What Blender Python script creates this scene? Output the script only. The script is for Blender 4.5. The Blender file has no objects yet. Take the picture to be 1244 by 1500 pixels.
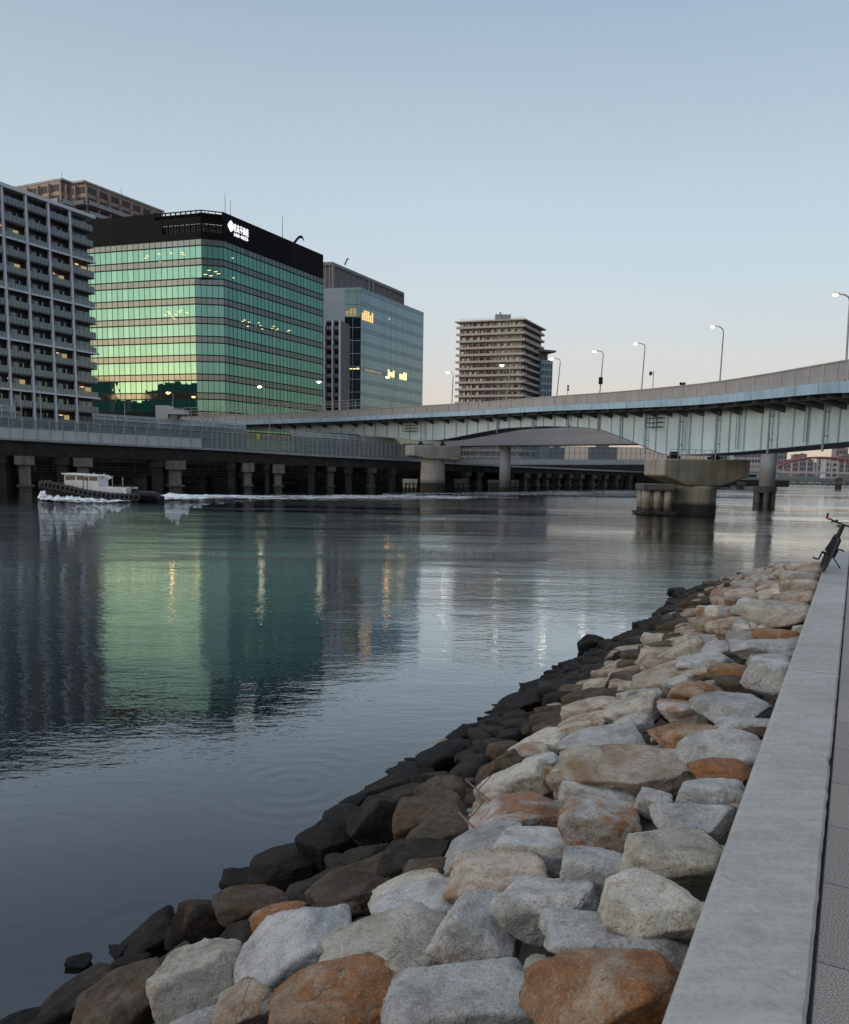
import bpy, bmesh, math, random
import numpy as np
from mathutils import Vector, Matrix, noise
random.seed(7)
R = math.radians
SC = bpy.context.scene
COL = SC.collection
# ------------------------------------------------------------------ camera model
F, CX, CY = 1150.0, 622.0, 823.0
PITCH = math.atan(139/1150.0); ROLL = 0.0158; EYE = 5.0
_fw = Vector((0, math.cos(PITCH), -math.sin(PITCH)))
_up0 = Vector((0, math.sin(PITCH), math.cos(PITCH)))
_rt0 = Vector((1, 0, 0))
# camera rolled so the horizon drops to the right of the frame
_rt = _rt0*math.cos(ROLL) + _up0*math.sin(ROLL)
_up = _up0*math.cos(ROLL) - _rt0*math.sin(ROLL)
CAM = Vector((0, 0, EYE))
def ray(px, py):
    return _rt*((px-CX)/F) + _up*(-(py-CY)/F) + _fw
def atY(px, py, Y):
    d = ray(px, py); return CAM + d*(Y/d.y)
def atz(px, py, z):
    d = ray(px, py); return CAM + d*((z-EYE)/d.z)
def proj(p):
    v = Vector(p)-CAM; w = v.dot(_fw)
    return (CX + F*v.dot(_rt)/w, CY - F*v.dot(_up)/w, w)
cam_d = bpy.data.cameras.new('camera'); cam = bpy.data.objects.new('camera', cam_d); COL.objects.link(cam)
cam_d.sensor_fit = 'HORIZONTAL'; cam_d.sensor_width = 36; cam_d.lens = 36*F/1244
cam_d.shift_y = (CY-750)/1244; cam_d.clip_start = .1; cam_d.clip_end = 6000
cam.matrix_world = Matrix(((_rt.x, _up.x, -_fw.x, 0), (_rt.y, _up.y, -_fw.y, 0), (_rt.z, _up.z, -_fw.z, EYE), (0, 0, 0, 1)))
SC.camera = cam
# ------------------------------------------------------------------ tagging
def tag(o, label=None, cat=None, group=None, kind=None):
    if label: o['label'] = label
    if cat: o['category'] = cat
    if group: o['group'] = group
    if kind: o['kind'] = kind
    return o
def empty(name, loc, label, cat, group=None):
    o = bpy.data.objects.new(name, None); COL.objects.link(o); o.location = Vector(loc); o.empty_display_size = .2
    o['wl'] = list(loc); return tag(o, label, cat, group)
def wloc(o):
    v = Vector(o.location)
    while o.parent: o = o.parent; v = v + Vector(o.location)
    return v
def copy_tree(o, parent=None, loc=None):
    c = o.copy(); COL.objects.link(c); c.parent = parent
    if loc is not None: c.location = loc
    for ch in list(o.children): copy_tree(ch, c)
    return c
# ------------------------------------------------------------------ mesh builder (world coordinates)
class MB:
    def __init__(s): s.v = []; s.f = []; s.mi = []
    def add(s, vs, fs, mi=0):
        k = len(s.v); s.v += [tuple(v) for v in vs]; s.f += [tuple(i+k for i in f) for f in fs]; s.mi += [mi]*len(fs); return s
    def quad(s, a, b, c, d, mi=0): return s.add([a, b, c, d], [(0, 1, 2, 3)], mi)
    def hexa(s, b, t, mi=0):      # four bottom, four top corners
        return s.add(list(b)+list(t), [(3, 2, 1, 0), (4, 5, 6, 7), (0, 1, 5, 4), (1, 2, 6, 5), (2, 3, 7, 6), (3, 0, 4, 7)], mi)
    def box(s, x0, x1, y0, y1, z0, z1, mi=0):
        return s.hexa([(x0, y0, z0), (x1, y0, z0), (x1, y1, z0), (x0, y1, z0)], [(x0, y0, z1), (x1, y0, z1), (x1, y1, z1), (x0, y1, z1)], mi)
    def prism(s, poly, z0, z1, mi=0):
        n = len(poly); vs = [(p[0], p[1], z0) for p in poly]+[(p[0], p[1], z1) for p in poly]
        fs = [tuple(range(n-1, -1, -1)), tuple(range(n, 2*n))]+[(i, (i+1) % n, n+(i+1) % n, n+i) for i in range(n)]
        return s.add(vs, fs, mi)
    def tube(s, pts, r, n=8, mi=0, cap=True):
        pts = [Vector(p) for p in pts]; rs = r if isinstance(r, (list, tuple)) else [r]*len(pts)
        k = len(s.v); vs = []; prev = None
        for i, p in enumerate(pts):
            t = (pts[min(i+1, len(pts)-1)]-pts[max(i-1, 0)]).normalized()
            if prev is None:
                a = Vector((0, 0, 1)) if abs(t.z) < .9 else Vector((1, 0, 0)); u = t.cross(a).normalized()
            else:
                u = (prev - t*prev.dot(t)).normalized()
            prev = u; w = t.cross(u)
            for j in range(n):
                an = 2*math.pi*j/n; vs.append(p+(u*math.cos(an)+w*math.sin(an))*rs[i])
        fs = []
        for i in range(len(pts)-1):
            for j in range(n):
                fs.append((i*n+j, i*n+(j+1) % n, (i+1)*n+(j+1) % n, (i+1)*n+j))
        if cap: fs += [tuple(range(n-1, -1, -1)), tuple(range((len(pts)-1)*n, len(pts)*n))]
        return s.add(vs, fs, mi)
    def bar(s, a, b, w, h=None, mi=0):
        a = Vector(a); b = Vector(b); t = (b-a).normalized(); h = h or w
        u = t.cross(Vector((0, 0, 1)));  u = Vector((1, 0, 0)) if u.length < 1e-4 else u.normalized()
        v = u.cross(t); c = [(-w/2, -h/2), (w/2, -h/2), (w/2, h/2), (-w/2, h/2)]
        return s.hexa([a+u*i+v*j for i, j in c], [b+u*i+v*j for i, j in c], mi)
    def lathe(s, prof, c, n=24, mi=0):     # prof: (radius, z)
        vs = []; m = len(prof)
        for r, z in prof:
            for j in range(n):
                a = 2*math.pi*j/n; vs.append((c[0]+r*math.cos(a), c[1]+r*math.sin(a), z))
        fs = [(i*n+j, i*n+(j+1) % n, (i+1)*n+(j+1) % n, (i+1)*n+j) for i in range(m-1) for j in range(n)]
        fs += [tuple(range(n-1, -1, -1)), tuple(range((m-1)*n, m*n))]
        return s.add(vs, fs, mi)
    def build(s, name, mats, parent=None, smooth=False, origin=None):
        me = bpy.data.meshes.new(name)
        o0 = wloc(parent) if parent else Vector((0, 0, 0))
        loc = Vector(origin)-o0 if origin is not None else Vector((0, 0, 0))
        off = o0+loc
        me.from_pydata([(v[0]-off.x, v[1]-off.y, v[2]-off.z) for v in s.v], [], s.f)
        mats = mats if isinstance(mats, (list, tuple)) else [mats]
        for m in mats: me.materials.append(m)
        if len(mats) > 1: me.polygons.foreach_set('material_index', s.mi)
        if smooth: me.polygons.foreach_set('use_smooth', [True]*len(me.polygons))
        me.update()
        o = bpy.data.objects.new(name, me); COL.objects.link(o); o.parent = parent; o.location = loc
        return o
# ------------------------------------------------------------------ materials
def s2l(c): return tuple(((x/255)/12.92 if x/255 <= .04045 else ((x/255+.055)/1.055)**2.4) for x in c)
class NT:
    def __init__(s, m): s.t = m.node_tree; s.n = s.t.nodes; s.l = s.t.links
    def __call__(s, typ, ins=None, **kw):
        n = s.n.new(typ)
        for k, v in kw.items(): setattr(n, k, v)
        for k, v in (ins or {}).items():
            sock = n.inputs[k]
            if isinstance(v, bpy.types.NodeSocket): s.l.new(v, sock)
            elif hasattr(v, 'outputs'): s.l.new(v.outputs[0], sock)
            else:
                try: sock.default_value = v
                except Exception: sock.default_value = (*v, 1)
        return n
    def math(s, op, a, b=0.0, c=0.0, clamp=False):
        n = s('ShaderNodeMath', operation=op, use_clamp=clamp)
        for i, v in enumerate((a, b, c)):
            if isinstance(v, (int, float)): n.inputs[i].default_value = v
            else: s.l.new(v.outputs[0] if hasattr(v, 'outputs') else v, n.inputs[i])
        return n.outputs[0]
    def ramp(s, fac, stops, interp='LINEAR'):
        n = s('ShaderNodeValToRGB'); n.color_ramp.interpolation = interp
        e = n.color_ramp.elements
        while len(e) < len(stops): e.new(.5)
        for el, (p, c) in zip(e, stops):
            el.position = p; el.color = (*c, 1) if not isinstance(c, (int, float)) else (c, c, c, 1)
        s.l.new(fac.outputs[0] if hasattr(fac, 'outputs') else fac, n.inputs[0]); return n.outputs[0]
    def mix(s, fac, a, b, blend='MIX'):
        n = s('ShaderNodeMix', data_type='RGBA', blend_type=blend)
        for sock, v in ((n.inputs[0], fac), (n.inputs[6], a), (n.inputs[7], b)):
            if isinstance(v, (int, float)): sock.default_value = v
            elif isinstance(v, tuple): sock.default_value = (*v, 1) if len(v) == 3 else v
            else: s.l.new(v.outputs[0] if hasattr(v, 'outputs') else v, sock)
        return n.outputs[2]
def newmat(name):
    m = bpy.data.materials.new(name); m.use_nodes = True; t = NT(m); t.n.clear()
    t.out = t('ShaderNodeOutputMaterial'); t.geo = t('ShaderNodeNewGeometry'); t.pos = t.geo.outputs['Position']
    return m, t
def noi(t, vec, scale, detail=4, rough=.55, dist=0):
    n = t('ShaderNodeTexNoise', {'Vector': vec, 'Scale': scale, 'Detail': detail, 'Roughness': rough, 'Distortion': dist}); return n.outputs[0]
def plain(name, col, rough=.6, metal=0.0, var=.12, scale=.6, bump=0.0, bscale=8, streak=0.0, dirt=None, rust=0.0, lift=0.0):
    """painted / concrete surface: base colour with blotches, optional vertical run-off streaks"""
    m, t = newmat(name)
    base = tuple(col); dk = tuple(x*(1-var) for x in base); lt = tuple(min(1, x*(1+var)) for x in base)
    c = t.ramp(noi(t, t.pos, scale, 5), [(.3, dk), (.7, lt)])
    if streak:
        mp = t('ShaderNodeMapping', {'Vector': t.pos, 'Scale': (1.6, 1.6, .07)})
        sm = t.ramp(noi(t, mp.outputs[0], 1.0, 5, .7), [(.48, 0.0), (.72, 1.0)])
        c = t.mix(t.math('MULTIPLY', sm, streak), c, dirt or tuple(x*.35 for x in base))
    if rust:
        mp = t('ShaderNodeMapping', {'Vector': t.pos, 'Scale': (2.3, 2.3, .16)})
        rm = t.math('MULTIPLY', t.ramp(noi(t, mp.outputs[0], 1.0, 5, .75), [(.56, 0.0), (.68, 1.0)]), t.ramp(noi(t, t.pos, .35, 3), [(.5, 0.0), (.6, rust)])); c = t.mix(rm, c, (.20, .11, .06))
    if lift:
        z_ = t('ShaderNodeSeparateXYZ', {0: t.pos}).outputs[2]; ln_ = t.math('LESS_THAN', t.math('FRACT', t.math('DIVIDE', z_, lift)), .035); c = t.mix(t.math('MULTIPLY', ln_, .35), c, tuple(x*.4 for x in base))
    p = t('ShaderNodeBsdfPrincipled', {'Base Color': c, 'Roughness': rough, 'Metallic': metal, 'Specular IOR Level': .08 if max(col) < .03 else .4})
    if bump:
        b = t('ShaderNodeBump', {'Height': noi(t, t.pos, bscale, 6), 'Strength': bump, 'Distance': .05}); t.l.new(b.outputs[0], p.inputs['Normal'])
    t.l.new(p.outputs[0], t.out.inputs[0]); return m
def emit(name, col, strength):
    m, t = newmat(name); e = t('ShaderNodeEmission', {'Color': col, 'Strength': strength}); t.l.new(e.outputs[0], t.out.inputs[0]); return m
def glass(name, tint, body, gloss=.75, rough=.02, blind=.0, blindcol=(.25, .25, .22)):
    """coated window glass: tinted mirror over a dim body colour; per pane blinds"""
    m, t = newmat(name)
    rnd = t.geo.outputs['Random Per Island']
    bc = t.mix(t.math('GREATER_THAN', rnd, 1-blind), body, blindcol)
    d = t('ShaderNodeBsdfDiffuse', {'Color': bc})
    v = t.math('MULTIPLY_ADD', rnd, .16, .9)
    tc = t.mix(1.0, tint, t('ShaderNodeCombineColor', {0: v, 1: v, 2: v}).outputs[0], 'MULTIPLY')
    g = t('ShaderNodeBsdfGlossy', {'Color': tc, 'Roughness': rough})
    mx = t('ShaderNodeMixShader', {0: gloss, 1: d.outputs[0], 2: g.outputs[0]})
    t.l.new(mx.outputs[0], t.out.inputs[0]); return m
M = {}
M['concrete'] = plain('concrete', (.30, .275, .235), .85, var=.22, scale=.5, bump=.25, streak=.55, dirt=(.10, .09, .075), lift=1.25, rust=.25)
M['concrete_grey'] = plain('concrete_grey', (.36, .34, .315), .85, var=.18, scale=.4, bump=.2, streak=.5, dirt=(.09, .085, .08), lift=1.5)
M['concrete_pale'] = plain('concrete_pale', (.52, .52, .54), .8, var=.1, scale=.3, streak=.2)
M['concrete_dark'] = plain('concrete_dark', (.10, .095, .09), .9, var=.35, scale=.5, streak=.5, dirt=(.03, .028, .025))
M['tide'] = plain('tide_band', (.035, .032, .028), .9, var=.5, scale=3, bump=.8, bscale=10)
M['black'] = plain('black_steel', (.018, .018, .02), .6, var=.3)
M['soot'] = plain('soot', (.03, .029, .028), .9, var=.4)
M['blue'] = plain('blue_paint', (.38, .54, .68), .55, var=.12, scale=.25, streak=.5, dirt=(.24, .22, .19), rust=.6)
M['web'] = plain('girder_paint', (.56, .68, .74), .6, var=.08, scale=.25, streak=.5, dirt=(.38, .50, .56), rust=.55)
M['blue_dark'] = plain('blue_paint_dark', (.20, .32, .38), .6, var=.15)
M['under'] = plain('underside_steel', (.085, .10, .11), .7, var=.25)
M['parapet'] = plain('parapet_panel', (.36, .345, .34), .6, var=.08, streak=.3)
M['rail'] = plain('rail_metal', (.40, .40, .40), .5, var=.1)
M['galv'] = plain('galvanised_steel', (.33, .35, .37), .5, .3, var=.15)
M['white'] = plain('white_paint', (.72, .73, .74), .45, var=.06, streak=.25, dirt=(.4, .38, .35))
M['offwhite'] = plain('offwhite_paint', (.55, .57, .58), .5, var=.08, streak=.3, dirt=(.3, .3, .3))
M['rubber'] = plain('rubber', (.03, .03, .032), .75, var=.4, scale=3, bump=.5)
M['red'] = plain('red_paint', (.42, .05, .05), .5)
M['asphalt'] = plain('asphalt', (.05, .05, .052), .9)
M['boxgirder'] = plain('box_girder_paint', (.50, .48, .49), .65, var=.05, scale=.1, streak=.25, dirt=(.40, .39, .39))
M['lamp_white'] = emit('lamp_white', (1, .88, .60), 17)
M['lamp_amber'] = emit('lamp_amber', (1, .52, .12), 22)
M['lit_warm'] = emit('lit_window_warm', (1, .62, .25), 1.1)
M['lit_yellow'] = emit('lit_ceiling_light', (1, .82, .36), 1.6)
M['lit_cool'] = emit('lit_sign', (.95, .97, 1), 1.05)
M['lit_dim'] = emit('lit_room', (1, .72, .35), .35)
# ------------------------------------------------------------------ sky, sun
SUN_AZ, SUN_EL = R(-128), R(6)
def az_vec(az, el): return Vector((math.sin(az)*math.cos(el), math.cos(az)*math.cos(el), math.sin(el)))
w = bpy.data.worlds.new('World'); SC.world = w; w.use_nodes = True
wt = NT(w); wt.n.clear()
wo = wt('ShaderNodeOutputWorld')
sky = wt('ShaderNodeTexSky', sky_type='NISHITA', sun_disc=False, sun_elevation=SUN_EL, sun_rotation=SUN_AZ, air_density=1.0, dust_density=0.45, ozone_density=2.0)
tc = wt('ShaderNodeTexCoord'); gen = tc.outputs['Generated']
sep = wt('ShaderNodeSeparateXYZ', {0: gen}); el = sep.outputs[2]
# dusk gradient: belt of pink low down opposite the sunset, blue above
front = wt.ramp(el, [(0.0, s2l((180, 164, 164))), (.07, s2l((202, 185, 180))), (.14, s2l((201, 195, 193))), (.21, s2l((195, 202, 205))), (.30, s2l((186, 199, 207))), (.50, s2l((154, 171, 187))), (.60, (.50, .58, .70)), (1.0, (.92, .96, 1.02))])
glow = wt.ramp(el, [(0.0, (.86, .66, .40)), (.07, (.82, .70, .46)), (.15, (.62, .63, .52)), (.26, (.48, .56, .54)), (.5, (.46, .52, .58)), (1.0, (.92, .96, 1.02))])
hz = wt('ShaderNodeVectorMath', {0: gen, 1: (1, 1, 0)}, operation='MULTIPLY'); hn = wt('ShaderNodeVectorMath', {0: hz.outputs[0]}, operation='NORMALIZE')
dt = wt('ShaderNodeVectorMath', {0: hn.outputs[0], 1: tuple(az_vec(SUN_AZ, 0))}, operation='DOT_PRODUCT')
gm = wt.ramp(dt.outputs['Value'], [(.62, 0.0), (.96, 1.0)], 'EASE')
# low sky dimmed at and beyond the right, added to darken glass reflections
rd = wt('ShaderNodeVectorMath', {0: hn.outputs[0], 1: tuple(az_vec(R(113), 0))}, operation='DOT_PRODUCT')
dk = wt.ramp(wt.math('MULTIPLY_ADD', rd.outputs['Value'], .5, .5), [(.32, 1.0), (.545, .92), (.81, .15)])
dkc = wt.mix(wt.ramp(el, [(.38, 1.0), (.7, 0.0)]), (1, 1, 1), dk); front = wt.mix(1.0, front, dkc, 'MULTIPLY')
grad = wt.mix(gm, front, glow)
bg1 = wt('ShaderNodeBackground', {0: grad, 1: 0.86}); bg2 = wt('ShaderNodeBackground', {0: sky.outputs[0], 1: 0.05})
ad = wt('ShaderNodeAddShader', {0: bg1.outputs[0], 1: bg2.outputs[0]}); wt.l.new(ad.outputs[0], wo.inputs[0])
sd = bpy.data.lights.new('sun', 'SUN'); sd.energy = .7; sd.angle = R(24); sd.color = (1, .90, .78)
so = bpy.data.objects.new('sun', sd); COL.objects.link(so)
so.rotation_euler = (-az_vec(R(-110), R(16))).to_track_quat('-Z', 'Y').to_euler()
SC.view_settings.view_transform = 'Standard'; SC.view_settings.look = 'None'; SC.view_settings.exposure = .18; SC.view_settings.gamma = 1
SC.cycles.max_bounces = 6; SC.cycles.glossy_bounces = 4; SC.cycles.diffuse_bounces = 3; SC.cycles.transparent_max_bounces = 12
SC.cycles.caustics_reflective = False; SC.cycles.caustics_refractive = False; SC.cycles.sample_clamp_indirect = 6
# ------------------------------------------------------------------ water
def water_mat():
    m, t = newmat('canal_water')
    def mp(sc, rot=0): return t('ShaderNodeMapping', {'Vector': t.pos, 'Scale': sc, 'Rotation': (0, 0, rot)}).outputs[0]
    # lengths of ripple: long swell across the canal, chop and fine ripple
    big = noi(t, mp((.10, .32, 1), R(-8)), 1.0, 2, .5)
    mid = noi(t, mp((.5, 1.3, 1), R(10)), 1.0, 3, .55)
    fine = noi(t, mp((2.2, 4.5, 1), R(-20)), 1.0, 3, .6)
    patch = t.ramp(noi(t, mp((.018, .05, 1), R(12)), 1.0, 3, .5), [(.38, .15), (.62, 1.15)])
    d = t('ShaderNodeVectorMath', {0: t.pos, 1: (0, 0, 0)}, operation='DISTANCE').outputs['Value']
    calm = t.ramp(t.math('DIVIDE', d, 120), [(.05, .24), (.16, .60), (.32, .85), (.6, 1.1), (.8, 1.6)])
    h = t.math('ADD', t.math('MULTIPLY', big, .10), t.math('ADD', t.math('MULTIPLY', mid, .040), t.math('MULTIPLY', fine, .024)))
    h = t.math('MULTIPLY', t.math('MULTIPLY', h, calm), patch)
    # rings of a jumping fish, two places
    for (px, py, rr) in ((432, 1150, 2.6), (190, 1375, 1.6), (880, 1000, 3.0)):
        c = atz(px, py, 0)
        r = t('ShaderNodeVectorMath', {0: t.pos, 1: tuple(c)}, operation='DISTANCE').outputs['Value']
        r = t.math('ADD', r, t.math('MULTIPLY', noi(t, t.pos, 1.1, 2), .35))
        fall = t.math('SUBTRACT', 1.0, t.math('DIVIDE', r, rr), clamp=True)
        s_ = t.math('MULTIPLY', t.math('SINE', t.math('MULTIPLY', r, 17)), t.math('MULTIPLY', t.math('MULTIPLY', fall, t.math('SUBTRACT', noi(t, t.pos, .9, 3), .2)), .0034))
        h = t.math('ADD', h, s_)
    b = t('ShaderNodeBump', {'Height': h, 'Strength': 1.0, 'Distance': 1.0})
    df = t('ShaderNodeBsdfDiffuse', {'Color': (.007, .009, .012)})
    g = t('ShaderNodeBsdfGlossy', {'Color': (.88, .90, .92), 'Roughness': .006, 'Normal': b.outputs[0]})
    fr = t('ShaderNodeFresnel', {'IOR': 1.42, 'Normal': b.outputs[0]})
    fac = t.math('MINIMUM', t.math('MULTIPLY_ADD', fr, 2.0, .008), .95)
    mx = t('ShaderNodeMixShader', {0: fac, 1: df.outputs[0], 2: g.outputs[0]})
    t.l.new(mx.outputs[0], t.out.inputs[0]); return m
mb = MB(); mb.quad((-1250, -300, 0), (1250, -300, 0), (1250, 1250, 0), (-1250, 1250, 0))
tag(mb.build('water', water_mat()), 'calm dark canal reflecting dusk sky and buildings', 'water', kind='structure')
# seabed / ground sheet reaching the horizon
mb = MB(); mb.quad((-1280, -320, -6), (1280, -320, -6), (1280, 1280, -6), (-1280, 1280, -6))
tag(mb.build('ground', M['soot']), kind='structure')
# ------------------------------------------------------------------ buildings
def horiz(px, py):
    d = ray(px, py); return Vector((d.x, d.y))/d.y      # (x per unit depth, 1)
def hit_line(P, az, px, py):
    """plan point where the sight line of a pixel column meets the line through P with azimuth az; returns distance along the line"""
    q = horiz(px, py); dx, dy = math.sin(az), math.cos(az)
    return (q.x*P[1]-P[0])/(dx-q.x*dy)
class Face:
    def __init__(s, P, az, flip=1):
        s.P = Vector((P[0], P[1])); s.u = Vector((math.sin(az), math.cos(az))); s.n = Vector((s.u.y, -s.u.x))*flip
    def pt(s, a, b, z): v = s.P+s.u*a+s.n*b; return Vector((v.x, v.y, z))
    def box(s, mb, a0, a1, b0, b1, z0, z1, mi=0):
        return mb.hexa([s.pt(a0, b0, z0), s.pt(a1, b0, z0), s.pt(a1, b1, z0), s.pt(a0, b1, z0)], [s.pt(a0, b0, z1), s.pt(a1, b0, z1), s.pt(a1, b1, z1), s.pt(a0, b1, z1)], mi)
    def quad(s, mb, a0, a1, b, z0, z1, mi=0, jit=0):
        j = [random.uniform(-jit, jit) for _ in range(4)]
        return mb.quad(s.pt(a0, b+j[0], z0), s.pt(a1, b+j[1], z0), s.pt(a1, b+j[2], z1), s.pt(a0, b+j[3], z1), mi)
GRID = R(26)
# ---- 1 grey apartment slab with white frame
M['apt_frame'] = plain('apartment_frame', (.78, .81, .88), .6, var=.06, streak=.15)
M['apt_wall'] = plain('apartment_wall', (.20, .185, .185), .8, var=.12)
M['apt_dark'] = plain('apartment_recess', (.10, .095, .095), .8, var=.2)
M['apt_panel'] = glass('balcony_glass', (.55, .6, .62), (.26, .285, .285), .22, .15)
M['apt_glass'] = glass('apartment_glass', (.6, .65, .7), (.02, .02, .022), .45, .03, .3, (.2, .19, .18))
P1 = atY(140, 450, 161)
f = Face((P1.x, P1.y), GRID+math.pi, -1)            # runs from the right end toward the camera and left
L = lambda px, py: hit_line(f.P, GRID+math.pi, px, py)
ztop = atY(140, 317, 161).z; fh = 2.93
bays = [0, L(107, 450), L(76, 450), L(44, 450), L(10, 450), L(10, 450)+4.2, L(10, 450)+9.2]
bays[5] = bays[4]+4.6; bays[6] = bays[5]+4.6
NF = 16
apt = empty('apartment_block', (P1.x, P1.y, 2), 'dark grey apartment slab with white grid frame and balconies at left edge', 'apartment building')
mb = MB(); f.box(mb, .02, bays[-1], -12, -1.7, 2, ztop-.4); mb.build('wall', M['apt_wall'], apt)
mb = MB(); f.box(mb, -.5, bays[-1]+.3, -12.2, .25, ztop-.38, ztop+.25); mb.build('roof', M['apt_frame'], apt)
for b in bays[1:]:
    mb = MB(); f.box(mb, b-.20, b+.20, -.30, .14, 2, ztop-.39); mb.build('column', M['apt_frame'], apt)
for k in range(3, NF, 3):
    z = ztop-k*fh; mb = MB()
    for i in range(len(bays)-1):
        f.box(mb, bays[i]+.28-(.6 if i == 0 else 0), bays[i+1]-.28, .02, .30, z-.16, z+.17)
    mb.build('beam', M['apt_frame'], apt)
for k in range(1, NF+1):
    z0 = ztop-k*fh
    if z0 < 3: break
    mb = MB()
    f.box(mb, 0, bays[-1], -1.69, -.05, z0-.18, z0+.06); mb.build('floor_slab', M['apt_dark'], apt)
    for i in range(len(bays)-1):
        a0, a1 = bays[i]+.3-(.3 if i == 0 else 0), bays[i+1]-.3
        bal = MB(); n = 5; wdt = (a1-a0)/n
        for j in range(n): f.box(bal, a0+j*wdt+.04, a0+(j+1)*wdt-.04, -.14, -.06, z0+.1, z0+1.22)
        bal.build('balcony', M['apt_panel'], apt)
        wb = MB(); m_ = (a1-a0)
        x = a0+.15+random.uniform(0, .1)
        for fr in (.0, .27, .54):
            f.quad(wb, x+m_*fr, x+m_*(fr+.24), -1.66, z0+.1, z0+2.25)
        lit = random.random() < .035
        wb.build('window', M['apt_glass'], apt)
        ob = MB(); f.box(ob, a0+m_*.83, a0+m_*.97, -1.69, -.5, z0+.07, z0+2.7); ob.build('partition', M['apt_wall'], apt)
for (px, py) in ((8, 331), (13, 381), (119, 407), (90, 533), (127, 580), (96, 626), (20, 556), (84, 410)):
    a = L(px, py); p = atY(px, py, f.pt(a, 0, 0).y)
    k = round((ztop-p.z)/fh+.25); z = ztop-k*fh+1.4
    i = max(j for j in range(len(bays)-1) if bays[j] <= max(a, 0))
    mb = MB(); f.quad(mb, bays[i]+.5, bays[i]+.5+(bays[i+1]-bays[i])*.24, -1.6, z-.5, z+.75)
    mb.build('lit_window', M['lit_dim'], apt)
    mb = MB(); f.box(mb, a-.3, a+.3, -1.3, -1.0, z+.6, z+.75); mb.build('balcony_light', M['lit_warm'], apt)
# ---- 2 brown apartment tower behind
M['brown'] = plain('brown_tile', (.44, .33, .29), .75, var=.1)
M['browngrey'] = plain('grey_tile', (.42, .42, .44), .75, var=.1)
bt = empty('apartment_tower', atY(125, 600, 262), 'brown tiled apartment tower with flat overhanging roof behind the grey slab', 'apartment building')
def brown(pxc, pyc, D, azl, pxl, azr, pxr):
    C = atY(pxc, pyc, D)
    fr = Face((C.x, C.y), azr); lr = hit_line(fr.P, azr, pxr, pyc+20)
    fl = Face((C.x, C.y), azl, -1); ll = hit_line(fl.P, azl, pxl, pyc+5)
    zt = C.z
    a = fl.pt(ll, 0, 0); c = fr.pt(lr, 0, 0); d = a+(c-Vector((C.x, C.y, 0)))
    poly = [(C.x, C.y), (c.x, c.y), (d.x, d.y), (a.x, a.y)]
    mb = MB(); mb.prism(poly, 2, zt-.6); mb.build('wall', M['brown'], bt)
    cx = sum(p[0] for p in poly)/4; cy = sum(p[1] for p in poly)/4
    mb = MB(); mb.prism([(cx+(p[0]-cx)*1.07, cy+(p[1]-cy)*1.07) for p in poly], zt-.58, zt); mb.build('roof', M['browngrey'], bt)
    for (fc, ln) in ((fl, ll), (fr, lr)):
        nb = max(2, int(ln/4.2)); wd = ln/nb
        for k in range(5):
            z = zt-1-3.1*(k+1)
            for i in range(nb):
                mb = MB(); fc.box(mb, i*wd+.5, (i+1)*wd-.9, .01, .06, z+.55, z+2.5); mb.build('window', M['apt_dark'], bt)
            mb = MB(); fc.box(mb, -.2, ln, .07, 1.5, z-.2, z+.02); fc.box(mb, -.2, ln, 1.38, 1.5, z+.03, z+1.05)
            if k: mb.build('balcony', M['browngrey'], bt)
            for i in range(nb):
                if k < 3:
                    mb = MB(); fc.box(mb, (i+1)*wd-.6, (i+1)*wd-.3, .02, 1.0, z+.04, z+2.9); mb.build('pilaster', M['brown'], bt)
brown(126, 265, 262, R(-68), 96, R(28), 236)
brown(88, 261, 250, R(-66), 10, R(28), 104)
for px, py0, py1 in ((91, 252, 263), (178, 276, 288)):
    p = atY(px, py1+4, 258); q = atY(px, py0, 258); mb = MB(); mb.tube([p, (p.x, p.y, q.z)], .06, 6); mb.build('antenna', M['black'], bt)
# ---- 3 green glass office
M['green_glass'] = glass('green_glass', (.46, .80, .67), (.014, .125, .11), .64, .012, .06, (.10, .17, .14))
M['spandrel'] = glass('spandrel_glass', (.54, .535, .49), (.025, .033, .036), .55, .06)
M['mullion'] = plain('mullion', (.02, .028, .028), .5)
M['crown'] = plain('black_cladding', (.007, .0065, .008), .55, var=.25, scale=.4)
GD = 200
A = atY(295, 349, GD)
go = empty('office_building', (A.x, A.y, 2), 'green mirror glass office block with black crown and lit white sign', 'office building')
zc = A.z; fh = (A.z-atY(295, 349.4+28.4, GD).z); zcrown = atY(295, 307, GD).z
fl = Face((A.x, A.y), R(-73), -1); llen = hit_line(fl.P, R(-73), 118, 450)
fc = Face((A.x, A.y), R(73)); B = fc.P+fc.u*hit_line(fc.P, R(73), 327, 330); clen = (B-fc.P).length
fr = Face(B, R(27.1)); rlen = hit_line(B, R(27.1), 473.2, 450)
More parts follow.
